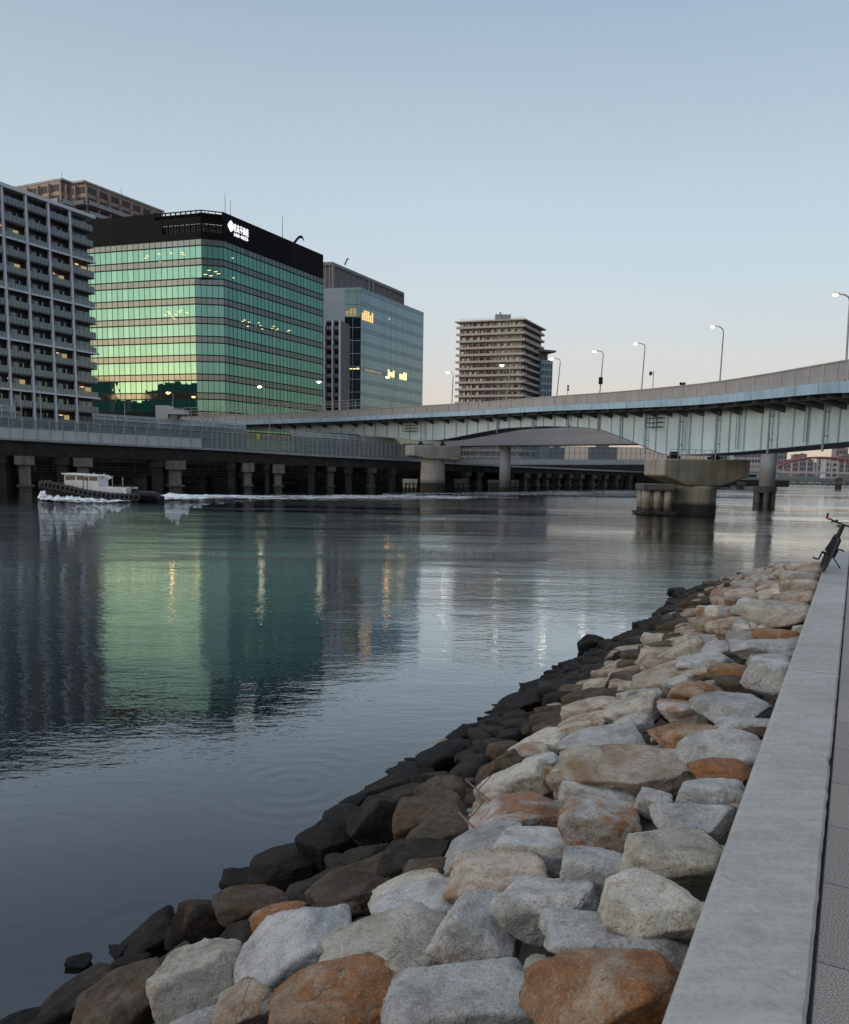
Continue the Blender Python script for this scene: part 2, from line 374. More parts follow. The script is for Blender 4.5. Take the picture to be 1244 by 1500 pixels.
# lower storeys cut back at the corner
a_cut = hit_line(fl.P, R(-73), 287, 480)
A2 = fl.pt(a_cut, 0, 0); v = B-Vector((A2.x, A2.y)); az2 = math.atan2(v.x, v.y); fc2 = Face((A2.x, A2.y), az2); clen2 = v.length
back = fl.pt(llen, 0, 0); rb = fr.pt(rlen, 0, 0)
def foot(lo, ins):
    c0 = A2 if lo else A
    pts = [Vector((c0.x, c0.y)), B, Vector((rb.x, rb.y)), Vector((rb.x+back.x-B.x, rb.y+back.y-B.y)), Vector((back.x, back.y))]
    c = sum(pts, Vector((0, 0)))/5
    return [c+(p-c)*(1-ins/20) for p in pts]
mb = MB(); mb.prism(foot(1, .25), 2, zc-2*fh-.2); mb.prism(foot(0, .25), zc-2*fh-.19, zc); mb.build('core', M['mullion'], go)
def curtain(face, a0, a1, k, pane=1.62):
    zt = zc-k*fh; zb = zt-fh; zs = zt-fh*.34
    n = max(2, round((a1-a0)/pane)); wd = (a1-a0)/n
    g = MB(); sp = MB(); mu = MB()
    for i in range(n):
        x0, x1 = a0+i*wd+.05, a0+(i+1)*wd-.05
        face.quad(g, x0, x1, 0, zb+.06, zs-.09, 0, .006); face.quad(sp, x0, x1, 0, zs+.09, zt-.09, 0, .004)
        face.box(mu, a0+i*wd-.05, a0+i*wd+.05, -.1, .05, zb, zt)
    face.box(mu, a0, a1, -.1, .07, zs-.16, zs+.12); face.box(mu, a0, a1, -.1, .07, zt-.14, zt+.12)
    wo_ = g.build('window', M['green_glass'], go); sp.build('spandrel', M['spandrel'], go); mu.build('mullion', M['mullion'], wo_)
for k in range(0, 12):
    if zc-(k+1)*fh < 3: break
    if k < 2:
        curtain(fl, 0, llen, k); curtain(fc, 0, clen, k, 1.4)
    else:
        curtain(fl, a_cut, llen, k); curtain(fc2, 0, clen2, k, 1.4)
    curtain(fr, 0, rlen, k)
# black crown with openings near the corner
cr = MB(); zo2 = zcrown; CH = zo2-zc; zo0, zo1, zo3 = zc+.24*CH, zc+.54*CH, zc+.76*CH
for face, ln, o0, o1 in ((fl, llen, 0, 11.0), (fc, clen, 0, clen), (fr, rlen, rlen, rlen)):
    face.box(cr, 0, ln, -.4, .12, zc+.08, zo0)
    if o1 > o0:
        face.box(cr, 0, ln, -.4, .12, zo1, zo3)
        if ln > o1: face.box(cr, o1, ln, -.4, .12, zo0, zo1)
        n = max(2, int((o1-o0)/1.5))
        for i in range(n+1):
            x = o0+(o1-o0)*i/n; face.box(cr, x-.12, x+.12, -.35, .1, zo0, zo1)
        for i in range(n):
            x = o0+(o1-o0)*(i+.5)/n; face.box(cr, x-.04, x+.04, -.3, .0, zo0, zo1)
        face.box(cr, o0, o1, -.3, .0, (zo0+zo1)/2-.05, (zo0+zo1)/2+.05)
        face.box(cr, 0, ln, -.4, .05, zo2-.15, zo2)
        n = int(ln/1.4)
        for i in range(n+1): face.box(cr, ln*i/n-.07, ln*i/n+.07, -.35, .02, zo3, zo2-.15)
        face.box(cr, 0, ln, -.34, .0, (zo3+zo2)/2-.06, (zo3+zo2)/2+.06); face.box(cr, -.5, ln+.5, -1.4, -1.2, zo3-.3, zo2-.3); face.box(cr, -.3, ln+.3, -1.1, -1.0, zo0-.1, zo1+.1, 1)
        if face is fl: face.box(cr, 13, ln, -.39, .04, zo3, zo2-.15)
    else:
        face.box(cr, 0, ln, -.4, .12, zo0, zo2)
cr.build('crown', [M['crown'], M['apt_wall']], go)
mb = MB()                                   # plant deck under the crown; open to the sky by the corner
mb.prism(foot(0, .6), zc+.09, zc+.5); fr.box(mb, 6, rlen-1, -22, -.6, zc+.51, zo2-1.2); mb.build('roof', M['crown'], go)
gl = M['mullion']
mb = MB(); fr.box(mb, rlen-.05, rlen+.35, -.6, .2, 2, zc); mb.build('corner_post', M['offwhite'], go)
# sign: rounded diamond emblem and two lines of characters built of strokes
def glyph(mb, face, a, z, w_, h_, strokes, t_):
    for (x0, y0, x1, y1) in strokes:
        p = face.pt(a+x0*w_, .24, z+y0*h_); q = face.pt(a+x1*w_, .24, z+y1*h_)
        mb.bar(p, q, .16, t_)
KJ = [  # simplified strokes of the four characters in the large line
 [(.28, .95, .05, .55), (.18, .7, .18, 0), (.6, 1, .7, .88), (.4, .75, .98, .75), (.45, .42, .95, .42), (.38, .04, 1, .04), (.68, .75, .68, .04)],
 [(.05, .8, .95, .8), (.45, 1, .4, .6), (.4, .6, .05, .05), (.35, .52, .8, .52), (.8, .52, .4, .02), (.45, .35, .95, .02)],
 [(.05, .92, .95, .92), (.6, .9, .08, .35), (.52, .65, .52, 0), (.6, .6, .95, .38)],
 [(.05, .85, .5, .92), (.02, .7, .55, .7), (.1, .55, .5, .55), (.1, .55, .1, .28), (.5, .55, .5, .28), (.1, .4, .5, .4), (.1, .28, .5, .28), (.28, .9, .28, .05), (.02, .05, .55, .08), (.6, .7, .98, .7), (.98, .7, .92, .05), (.75, .98, .6, .05)],
 [(.5, 1, .5, .88), (.15, .85, .95, .85), (.35, .82, .6, .65), (.65, .82, .35, .65), (.15, .62, .95, .62), (.15, .62, .05, .02), (.3, .45, .95, .45), (.35, .25, .9, .25), (.6, .58, .6, .03), (.25, .03, 1, .03)]]
KN = [
 [(.1, .8, .8, .8), (.8, .8, .1, .1), (.45, .45, .9, .1)], [(.5, .95, .5, .4), (.1, .7, .9, .7), (.9, .7, .5, .05), (.1, .7, .1, .45)],
 [(.2, .8, .05, .1), (.6, .85, .9, .1), (.8, 1, .95, .85)], [(.05, .5, .95, .5)], [(.3, .9, .1, .1), (.6, .95, .6, .1), (.6, .1, .95, .4)],
 [(.25, .95, .25, .1), (.25, .55, .8, .55), (.25, .1, .9, .1), (.7, .95, .75, .8), (.85, .95, .9, .8)],
 [(.2, .95, .2, .1), (.2, .5, .75, .75), (.2, .1, .9, .1), (.75, 1, .95, .85)], [(.3, .9, .1, .1), (.6, .95, .6, .1), (.6, .1, .95, .4)]]
sg = MB(); s0 = hit_line(B, R(27.1), 334.2, 330); s1 = hit_line(B, R(27.1), 363.5, 345)
slen = s1-s0; zmid = atY(338, 330, fr.pt(s0, 0, 0).y).z
dsz = 1.15; cxs = s0+slen*.11
vs = []; pr = []
for i in range(16):
    an = 2*math.pi*i/16; rr = 1/(abs(math.cos(an))**1.25+abs(math.sin(an))**1.25)**.8
    pr.append((cxs+math.cos(an)*rr*1.15, zmid+math.sin(an)*rr*1.36))
vs = [fr.pt(a, .14, z) for a, z in pr]+[fr.pt(a, .3, z) for a, z in pr]
sg.add(vs, [tuple(range(15, -1, -1)), tuple(range(16, 32))]+[(i, (i+1) % 16, 16+(i+1) % 16, 16+i) for i in range(16)])
sg.build('sign_emblem', M['lit_cool'], go)
sg = MB(); x = s0+slen*.25; gw = slen*.75/5
for i in range(5): glyph(sg, fr, x+i*gw, zmid-.87, gw*.88, 1.8, KJ[i], .17)
sg.build('sign_lettering', M['lit_cool'], go)
sg = MB(); gw = slen*.72/8
for i in range(8): glyph(sg, fr, x+i*gw, zmid-2.1, gw*.85, .9, KN[i], .14)
sg.build('sign_lettering', M['lit_cool'], go)
for px, py0, py1 in ((330, 283, 312), (338, 294, 318), (414, 316, 345)):
    p = atY(px, py1, 213); q = atY(px, py0, 213); mb = MB(); mb.tube([(p.x, p.y, zc+.5), (p.x, p.y, q.z)], [.09, .05], 6); mb.build('antenna', M['black'], go)
p0, p1, p2, p3 = atY(430, 357, 224), atY(438, 347, 224), atY(443, 347, 224), atY(445, 352, 224)
mb = MB(); mb.bar(p0, p1, .5); mb.bar(p1, p2, .6); mb.bar(p2, p3, .3); mb.bar((p0.x, p0.y, zc+1), p0, .5); mb.build('gondola_crane', M['black'], go)
# ceiling lights seen in the offices
def strip(face, px, py, D=None):
    az = math.atan2(face.u.x, face.u.y); a = hit_line(face.P, az, px, py); q = face.pt(a, .03, 0); z = atY(px, py, q.y).z
    mb = MB(); p = face.pt(a-.42, .03, z-.12); q = face.pt(a+.42, .03, z+.17)
    mb.quad(p, face.pt(a-.42, .03, z+.03), q, face.pt(a+.42, .03, z+.02), 0); mb.build('ceiling_light', M['lit_yellow'], go)
for px, py in ((216, 375), (213, 378), (233, 372), (234, 383), (251, 371), (267, 370), (269, 373), (243, 462), (247, 457), (253, 464), (255, 467), (258, 461), (262, 457), (265, 455), (271, 464), (274, 458), (249, 460)): strip(fl, px, py)
for px, py in ((341, 378), (342, 407), (355, 471), (358, 469), (361, 474), (363, 478), (365, 472), (376, 478), (379, 473), (382, 477), (384, 482), (386, 480), (399, 481), (401, 478), (404, 484), (407, 482), (422, 485), (424, 484)): strip(fr, px, py)
for px, py in ((301, 402), (306, 396), (309, 404), (316, 398), (320, 401)): strip(fc, px, py)
# ---- 4 small pale apartment block in the gap
sm = empty('apartment_block', atY(472, 580, 262), 'narrow grey apartment block squeezed between the two glass offices', 'apartment building')
C = atY(497.5, 468, 262); f4 = Face((C.x, C.y), R(-76), -1); zt = C.z
l4 = hit_line(f4.P, R(-76), 462, 520)
mb = MB(); f4.box(mb, 0, l4, -10, -.9, 2, zt); mb.build('wall', M['apt_wall'], sm)
for x in (0, l4*.29, l4*.62):
    mb = MB(); f4.box(mb, x-.12, x+.25, -.88, .1, 2, zt); mb.build('column', M['apt_frame'], sm)
for k in range(1, 18):
    z = zt-3.05*k
    if z < 4: break
    mb = MB(); f4.box(mb, .3, l4, -.87, -.3, z, z+1.15); mb.build('balcony', M['apt_panel'], sm)
    mb = MB(); f4.quad(mb, .5, l4*.28, -.86, z+1.2, z+2.5); f4.quad(mb, l4*.36, l4*.6, -.86, z+1.2, z+2.5); mb.build('window', M['apt_glass'], sm)
# ---- 5 pale blue glass office
M['pale_glass'] = glass('pale_blue_glass', (.66, .78, .82), (.20, .25, .275), .55, .05, .12, (.17, .22, .23))
M['dark_glass'] = glass('dark_teal_glass', (.30, .42, .46), (.015, .03, .035), .42, .02)
M['pale_spandrel'] = glass('pale_spandrel_glass', (.54, .61, .69), (.20, .23, .27), .5, .12)
M['panel'] = plain('blue_grey_panel', (.34, .41, .50), .55, var=.06)
M['mech'] = plain('grey_louvre', (.17, .165, .165), .7, var=.12)
M['mechframe'] = plain('mech_frame', (.27, .26, .25), .7, var=.08)
C = atY(529, 422, 285); wo5 = empty('office_building', (C.x, C.y, 2), 'pale blue glass office block with grey louvred plant floor on top', 'office building')
zt = C.z; fh5 = zt-atY(529, 422+19.3, 285).z
fr5 = Face((C.x, C.y), R(26.8)); r5 = hit_line(fr5.P, R(26.8), 620.3, 500); fl5 = Face((C.x, C.y), R(-80), -1); l5 = hit_line(fl5.P, R(-80), 462, 500); ls = hit_line(fl5.P, R(-80), 505, 500)
a = fl5.pt(l5, 0, 0); c = fr5.pt(r5, 0, 0)
mb = MB(); po = [Vector((C.x, C.y)), Vector((c.x, c.y)), Vector((c.x+a.x-C.x, c.y+a.y-C.y)), Vector((a.x, a.y))]; cc = sum(po, Vector((0, 0)))/4
mb.prism([cc+(p-cc)*.985 for p in po], 2, zt-.1); mb.build('wall', M['panel'], wo5)
mb = MB(); fl5.box(mb, ls, l5, -.3, .05, 2, zt+.05); mb.build('side_panel', M['panel'], wo5)
mb = MB(); mb.prism([cc+(p-cc)*1.003 for p in po], zt-.09, zt+.25); mb.build('roof', M['panel'], wo5)
for k in range(0, 14):
    z1 = zt-k*fh5; z0 = z1-fh5
    if z0 < 3: break
    g = MB(); n = 26; wd = r5/n
    for i in range(n): fr5.quad(g, i*wd+.04, (i+1)*wd-.04, .02, z0+.05, z1-fh5*.30, 0, .004)
    wn = g.build('window', M['pale_glass'], wo5)
    sp = MB()
    for i in range(n): fr5.quad(sp, i*wd+.02, (i+1)*wd-.02, .015, z1-fh5*.28, z1-.02)
    sp.build('spandrel', M['pale_spandrel'], wo5)
    g = MB(); n = 4; wd = ls/n
    for i in range(n): fl5.quad(g, i*wd+.05, (i+1)*wd-.05, .02, z0+.1, z1-fh5*.25, 0, .004); fl5.quad(g, i*wd+.05, (i+1)*wd-.05, .02, z1-fh5*.22, z1-.05)
    wn = g.build('window', M['dark_glass'], wo5)
    mb = MB(); fl5.box(mb, 0, ls, .0, .1, z0-.1, z0+.1); fl5.box(mb, ls*.5-.06, ls*.5+.06, 0, .1, z0, z1); mb.build('mullion', M['panel'], wn)
for (px0, px1, py0, py1, face, mt) in ((506, 523, 452, 463, fl5, 'lit_dim'), (530, 547, 453, 468, fr5, 'lit_warm'), (506, 527, 539, 541, fl5, 'lit_yellow'), (568, 578, 541, 551, fr5, 'lit_yellow'), (585, 596, 544, 555, fr5, 'lit_yellow'), (570, 571, 466, 468, fr5, 'lit_yellow'), (535, 558, 540, 543, fr5, 'lit_dim')):
    az = math.atan2(face.u.x, face.u.y); a0 = hit_line(face.P, az, px0, py0); a1 = hit_line(face.P, az, px1, py0)
    za = atY(px0, py0, face.pt(a0, 0, 0).y).z; zb = atY(px0, py1, face.pt(a0, 0, 0).y).z; mb = MB()
    n = max(1, int(abs(a1-a0)/1.3))
    for i in range(n):
        b0 = a0+(a1-a0)*(i+.12)/n; b1 = a0+(a1-a0)*(i+.88)/n; dz = (za-zb)
        face.quad(mb, b0, b1, .06, zb, za-dz*random.choice((0, 0, .3)))
    mb.build('lit_window', M[mt], wo5)
Cm = atY(487, 386, 294); fm = Face((Cm.x, Cm.y), R(26.8)); lm = hit_line(fm.P, R(26.8), 592, 440); zm = Cm.z; fml = Face((Cm.x, Cm.y), R(-80), -1); lml = hit_line(fml.P, R(-80), 466, 400)
zr = zt+.26
mb = MB(); fm.box(mb, .3, lm-.3, -9, -.3, zr, zm-.5); pl = mb.build('plant_room', M['mech'], wo5)
mb = MB(); fm.box(mb, 0, lm, -9.2, .1, zm-.48, zm+.6)
for x0, x1 in ((-.05, 1.2), (lm*.46, lm*.48), (lm*.52, lm*.54), (lm-1.0, lm)): fm.box(mb, x0, x1, -.28, .12, zr, zm-.5)
for i in range(12): fm.box(mb, lm*i/12-.06, lm*i/12+.06, -.28, -.1, zr, zm-.5)
fml.box(mb, 0, lml, -.1, .15, zm-.48, zm+.58)
for x in (1.1, 2.6, 4.2): fml.box(mb, x-.15, x+.15, -.1, .1, zr, zm-.49)
mb.build('louvre_frame', M['mechframe'], pl)
p0, p1, p2 = atY(505, 388, 298), atY(509, 379, 298), atY(511, 379.5, 298); mb = MB(); mb.bar(p0, p1, .4); mb.bar(p1, p2, .4); mb.build('gondola_crane', M['black'], wo5)
# ---- 6 banded residential tower
M['band'] = plain('balcony_band', (.50, .455, .425), .75, var=.1)
M['bandwall'] = plain('tower_wall', (.27, .18, .155), .8, var=.15, scale=.15)
M['bandwall2'] = plain('tower_wall_tan', (.42, .35, .25), .8, var=.15, scale=.15)
C = atY(766, 468, 400); tw = empty('apartment_tower', (C.x, C.y, 2), 'brown residential tower with stacked continuous balcony bands and rooftop tank', 'apartment building')
fl6 = Face((C.x, C.y), R(-72), -1); l6 = hit_line(fl6.P, R(-72), 673, 530); fr6 = Face((C.x, C.y), R(26.2)); r6 = hit_line(fr6.P, R(26.2), 792, 530); zt = C.z
split = l6*.42
a = fl6.pt(l6, 0, 0); c = fr6.pt(r6, 0, 0)
mb = MB(); mb.prism([(C.x, C.y), (c.x, c.y), (c.x+a.x-C.x, c.y+a.y-C.y), (a.x, a.y)], 2, zt-.5); mb.build('wall', M['bandwall'], tw)
mb = MB(); fl6.box(mb, .05, split, -.2, .05, 2, zt-.55); mb.build('corner_wall', M['bandwall2'], tw)
mb = MB(); po = [Vector((C.x, C.y)), Vector((c.x, c.y)), Vector((c.x+a.x-C.x, c.y+a.y-C.y)), Vector((a.x, a.y))]; cc = sum(po, Vector((0, 0)))/4
mb.prism([cc+(p-cc)*1.12 for p in po], zt-.45, zt+.2); mb.build('roof', M['band'], tw)
fh6 = zt-atY(766, 468+10.35, 400).z
for k in range(1, 22):
    z = zt-k*fh6
    if z < 3: break
    def ring(e): return [fl6.pt(l6+e, e, 0).to_2d(), Vector((C.x, C.y))+fl6.n*e*1.0+fr6.n*e, fr6.pt(r6+e*.5, e, 0).to_2d()]
    mb = MB()
    o1 = ring(1.6); i1 = ring(.06); o2 = ring(1.45)
    for j in range(2):
        z0, z1 = z-.25, z+.9
        mb.hexa([(*o1[j], z0), (*o1[j+1], z0), (*o2[j+1], z0), (*o2[j], z0)], [(*o1[j], z1), (*o1[j+1], z1), (*o2[j+1], z1), (*o2[j], z1)])
        mb.hexa([(*o2[j], z0), (*o2[j+1], z0), (*i1[j+1], z0), (*i1[j], z0)], [(*o2[j], z-.05), (*o2[j+1], z-.05), (*i1[j+1], z-.05), (*i1[j], z-.05)])
    mb.build('balcony', M['band'], tw)
    for face, ln, wds, gps in ((fl6, l6, (.7, .9, 1.4), (1.2, 1.8, 2.4)), (fr6, r6, (1.4, 2.0, 2.6), (.9, 1.3))):
        wn = MB(); x = .3; w_on = False          # one storey's strip of wall panels and panes
        while x < ln-.5:
            wd = random.choice(wds if w_on else gps); x1 = min(x+wd, ln-.3)
            if w_on: face.quad(wn, x, x1, .09, z+.1, z+2.15, 0)
            else: face.quad(wn, x, x1, .09, z+.1, z+2.15, 2 if (face is fl6 and x < split) else 1)
            x = x1; w_on = not w_on
        me_v = wn.v
        wn.build('window', [M['apt_glass'], M['bandwall'], M['bandwall2']], tw)
    pt_ = MB(); n = 9
    for i in range(1, n): fl6.box(pt_, l6*i/n-.08, l6*i/n+.08, .1, 1.4, z+.0, z+2.6)
    pt_.build('partition', M['band'], tw)
mb = MB(); p = atY(736, 468, 410); q = atY(736, 460, 410)
for i in range(7):
    xx = p.x-3.5+i*1.15; mb.box(xx, xx+.95, p.y, p.y+4, zt+.21, q.z-.15*(i % 2))
mb.box(p.x-1.6, p.x-.8, p.y-.5, p.y-.1, zt+.21, q.z+.9); mb.build('rooftop_tank', M['galv'], tw)
mb = MB()
for i in range(26):
    a_ = l6*i/25; mb.tube([fl6.pt(a_, -.6, zt+.2), fl6.pt(a_, -.6, zt+1.5)], .04, 4)
mb.tube([fl6.pt(0, -.6, zt+1.5), fl6.pt(l6, -.6, zt+1.5)], .05, 4); mb.tube([fl6.pt(0, -.6, zt+.9), fl6.pt(l6, -.6, zt+.9)], .04, 4)
mb.tube([fr6.pt(0, -.6, zt+1.5), fr6.pt(r6, -.6, zt+1.5)], .05, 4); mb.build('roof_railing', M['rail'], tw)
# annex with square windows
C = atY(794, 520, 420); an = empty('annex_building', (C.x, C.y, 2), 'pale blue grey annex with square windows right of the banded tower', 'building')
fa = Face((C.x, C.y), R(26.2+40)); la = hit_line(fa.P, R(66.2), 809, 560); ztA = atY(794, 527, 420).z
mb = MB(); fa.box(mb, 0, la, -14, 0, 2, ztA); mb.build('wall', M['panel'], an)
mb = MB(); fa.box(mb, -2, la*.62, -13, -1, ztA+.01, ztA+4.2); mb.build('penthouse', M['mech'], an)
mb = MB(); fa.box(mb, -4, la+1.2, -14, 1, ztA+4.21, ztA+5.2); mb.build('roof', M['mech'], an)
for k in range(9):
    z = ztA-1.2-3.6*(k+1)
    for i in range(4):
        mb = MB(); x = la*(i+.2)/4; fa.quad(mb, x, x+la*.17, .04, z+.7, z+3.0); mb.build('window', M['dark_glass'], an)

# ---- 7 dark blocks on the bank to the left, out of frame, mirrored in the lowest storeys of the green office
def mirrored(px0, px1, ytop, dist, label, depth=14):
    P0, P1_ = (fl.pt(hit_line(fl.P, R(-73), px, ytop), 0, 0) for px in (px0, px1)); q = []
    for P_, px in ((P0, px0), (P1_, px1)):
        d = Vector((P_.x, P_.y)).normalized(); r = d-2*d.dot(fl.n)*fl.n
        zf = atY(px, ytop, P_.y).z; sl = (zf-EYE)/Vector((P_.x, P_.y)).length; q.append((Vector((P_.x, P_.y))+r*dist, zf+sl*dist, r))
    zt_ = (q[0][1]+q[1][1])/2; a_, b_, r = q[0][0], q[1][0], q[0][2]
    rt_ = empty('apartment_block', (a_.x, a_.y, 2), label, 'apartment building')
    mb = MB(); mb.prism([(v.x, v.y) for v in (a_, b_, b_+r*depth, a_+r*depth)], 2, zt_-1.2); mb.build('wall', M['soot'], rt_)
    c_ = (a_+b_)/2+r*depth/2; mb = MB(); mb.prism([((c_+(v-c_)*1.08).x, (c_+(v-c_)*1.08).y) for v in (a_, b_, b_+r*depth, a_+r*depth)], zt_-1.19, zt_); mb.build('roof', M['soot'], rt_)
mirrored(120, 164, 559, 170, 'dark block mirrored at the lower left of the green office facade')
mirrored(157, 168, 573, 168, 'dark lower wing mirrored beside the block at the lower left of the green facade')
mirrored(214, 300, 572, 150, 'dark wide block mirrored at the lower right of the green office facade')
mirrored(233, 289, 561, 166, 'dark flat roofed tower mirrored above the wide block on the green facade')
mirrored(160, 230, 587, 175, 'dark low block mirrored at the foot of the green office facade')
# ------------------------------------------------------------------ sweeps along a path
def catmull(P, per=8):
    P = [P[0]*2-P[1]]+P+[P[-1]*2-P[-2]]; out = []
    for i in range(1, len(P)-2):
        for j in range(per):
            t = j/per; a, b, c, d = P[i-1], P[i], P[i+1], P[i+2]
            out.append(.5*((2*b)+(c-a)*t+(2*a-5*b+4*c-d)*t*t+(3*b-a-3*c+d)*t**3))
    out.append(P[-2].copy()); return out
def resample(P, step):
    out = [P[0].copy()]; acc = 0
    for a, b in zip(P, P[1:]):
        L_ = (b-a).to_2d().length if hasattr(b-a, 'to_2d') else (b-a).length
        while acc+L_ >= step:
            t = (step-acc)/L_; a = a.lerp(b, t); out.append(a.copy()); L_ = (b-a).to_2d().length; acc = 0
        acc += L_
    return out
class Path:
    def __init__(s, pts, step=1.0):
        s.p = resample(catmull(pts, 16), step); s.step = step; n = len(s.p); s.t = []; s.n = []
        for i in range(n):
            d = (s.p[min(i+2, n-1)]-s.p[max(i-2, 0)]).to_2d().normalized(); s.t.append(d); s.n.append(Vector((-d.y, d.x)))
    def at(s, i, off, z): i = max(0, min(len(s.p)-1, i)); q = s.p[i].to_2d()+s.n[i]*off; return Vector((q.x, q.y, z))
    def sweep(s, mb, i0, i1, prof, mi=0, every=1):
        """prof(i) -> list of (offset, z) forming a closed section"""
        idx = list(range(i0, i1, every))+[i1]; k = 0; vs = []
        for i in idx: vs += [s.at(i, o, z) for o, z in prof(i)]
        m = len(prof(i0)); n = len(idx)
        fs = [(a*m+j, a*m+(j+1) % m, (a+1)*m+(j+1) % m, (a+1)*m+j) for a in range(n-1) for j in range(m)]
        fs += [tuple(range(m-1, -1, -1)), tuple(range((n-1)*m, n*m))]
        mb.add(vs, fs, mi)
    def near_px(s, px, off=0):
        best = min(range(len(s.p)), key=lambda i: abs(proj(s.at(i, off, s.p[i].z))[0]-px)); return best
def interp(tab, x):
    tab = sorted(tab)
    if x <= tab[0][0]: return tab[0][1]
    for (a, b), (c, d) in zip(tab, tab[1:]):
        if x <= c: return b+(d-b)*(x-a)/(c-a)
    return tab[-1][1]
# ------------------------------------------------------------------ main curved steel bridge
main_tab = [(1330, 550, 49), (1244, 557, 57), (1200, 561, 64), (1100, 573, 79), (1015, 582, 91), (900, 589.5, 112), (800, 594.5, 130), (700, 601, 146), (620, 605, 158), (500, 611, 171), (400, 615, 179), (330, 617.5, 184), (240, 621, 189)]
mp_ = Path([atY(x, y, D) for x, y, D in main_tab], 1.0)
p = mp_; N = len(p.p)-1
br = empty('bridge', (p.p[N//3].x, p.p[N//3].y, 0), 'long curving pale blue steel girder bridge crossing the canal on two hammerhead piers', 'bridge')
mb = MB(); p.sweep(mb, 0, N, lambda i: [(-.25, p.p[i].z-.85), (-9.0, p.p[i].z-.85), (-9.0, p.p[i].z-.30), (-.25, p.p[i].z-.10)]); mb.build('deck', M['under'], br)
mb = MB(); p.sweep(mb, 0, N, lambda i: [(-.24, p.p[i].z-.86), (0, p.p[i].z-.86), (.03, p.p[i].z), (-.4, p.p[i].z)])
for i in range(0, N, 5): mb.bar(p.at(i, .06, p.p[i].z-.02), p.at(i, .06, p.p[i].z-.84), .10, .04)
fas = mb.build('fascia', M['blue'], br)
i_end = p.near_px(330); i_wall = p.near_px(528)
mb = MB(); p.sweep(mb, 0, N, lambda i: [(-.38, p.p[i].z+.12), (-.30, p.p[i].z+.12), (-.30, p.p[i].z+1.42), (-.38, p.p[i].z+1.42)]); par = mb.build('parapet', M['parapet'], br)
mb = MB()
for i in range(0, N, 3): mb.bar(p.at(i, -.26, p.p[i].z+.0), p.at(i, -.26, p.p[i].z+1.5), .10, .12)
p.sweep(mb, 0, N, lambda i: [(-.42, p.p[i].z+1.43), (-.22, p.p[i].z+1.43), (-.22, p.p[i].z+1.53), (-.42, p.p[i].z+1.53)])
mb.build('parapet_post', M['rail'], par)
mb = MB(); p.sweep(mb, 0, N, lambda i: [(-8.98, p.p[i].z-.3), (-8.7, p.p[i].z-.3), (-8.7, p.p[i].z+1.35), (-8.98, p.p[i].z+1.35)]); mb.build('parapet', M['parapet'], br)
mb = MB(); p.sweep(mb, 0, N, lambda i: [(-8.6, p.p[i].z-.26), (-8.6, p.p[i].z-.10), (-.5, p.p[i].z-.06), (-.5, p.p[i].z-.22)]); mb.build('roadway', M['asphalt'], br)
# box girder with haunches: bottom edge traced in the picture at the web's own distance
bot = [(1330, 640), (1244, 647), (1150, 656), (1085, 662), (1015, 666), (975, 666), (957, 659), (920, 643.5), (880, 629), (850, 625.5), (800, 624), (740, 627), (700, 634), (660, 642), (640, 645), (613, 645), (570, 640), (500, 634.5), (430, 633), (330, 627), (240, 625)]
WB = -3.5
wz = []
for i in range(N+1):
    q = p.at(i, WB, 10); px = proj(q)[0]; y = interp(bot, px); z = atY(px, y, q.y).z; wz.append(min(z, p.p[i].z-1.2))
wz = [sum(wz[max(0, i-1):i+2])/len(wz[max(0, i-1):i+2]) for i in range(N+1)]
mb = MB(); p.sweep(mb, 0, N, lambda i: [(WB, wz[i]), (WB-4.4, wz[i]), (WB-4.4, p.p[i].z-.87), (WB, p.p[i].z-.87)]); gd = mb.build('girder', M['web'], br)
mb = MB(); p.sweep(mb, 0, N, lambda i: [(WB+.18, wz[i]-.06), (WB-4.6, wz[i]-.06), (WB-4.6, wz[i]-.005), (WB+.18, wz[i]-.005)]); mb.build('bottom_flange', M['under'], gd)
for i in range(1, min(N, 290), 3):
    wdt = .28 if i % 12 == 1 else .13
    mb = MB(); mb.bar(p.at(i, WB+.08, wz[i]+.05), p.at(i, WB+.08, p.p[i].z-.88), wdt, .14, 0); mb.build('stiffener', M['blue'], gd)
for i in range(2, N, 4):          # cantilever brackets under the deck edge
    z = p.p[i].z-.88; t = p.t[i]*.09
    if z-wz[i] < 1.5: continue
    mb = MB(); A_, B_, C_, D_ = p.at(i, -.3, z), p.at(i, WB-.01, z), p.at(i, WB-.01, z-1.15), p.at(i, -.3, z-.28); tt = Vector((t.x, t.y, 0))
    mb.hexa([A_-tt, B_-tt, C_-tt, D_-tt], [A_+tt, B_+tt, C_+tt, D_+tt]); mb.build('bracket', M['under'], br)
mb = MB(); p.sweep(mb, 0, N, lambda i: [(-1.2, p.p[i].z-1.25), (-1.35, p.p[i].z-1.25), (-1.35, p.p[i].z-.88), (-1.2, p.p[i].z-.88)]); mb.build('deck_beam', M['under'], br)
for px in (619, 731, 788, 837, 883, 914, 953, 1001, 1061, 1134, 1222):   # drain pipes down the web
    i = p.near_px(px, WB)
    if px == 619: continue
    mb = MB(); a, b = p.at(i, WB+.45, p.p[i].z-1.0), p.at(i, WB+.45, wz[i]-.7)
    mb.tube([a, b], .11, 8)
    for fz in (.3, .75): mb.bar(p.at(i, WB, b.z+(a.z-b.z)*fz), p.at(i, WB+.5, b.z+(a.z-b.z)*fz), .1)
    mb.build('drain_pipe', M['blue_dark'], br)
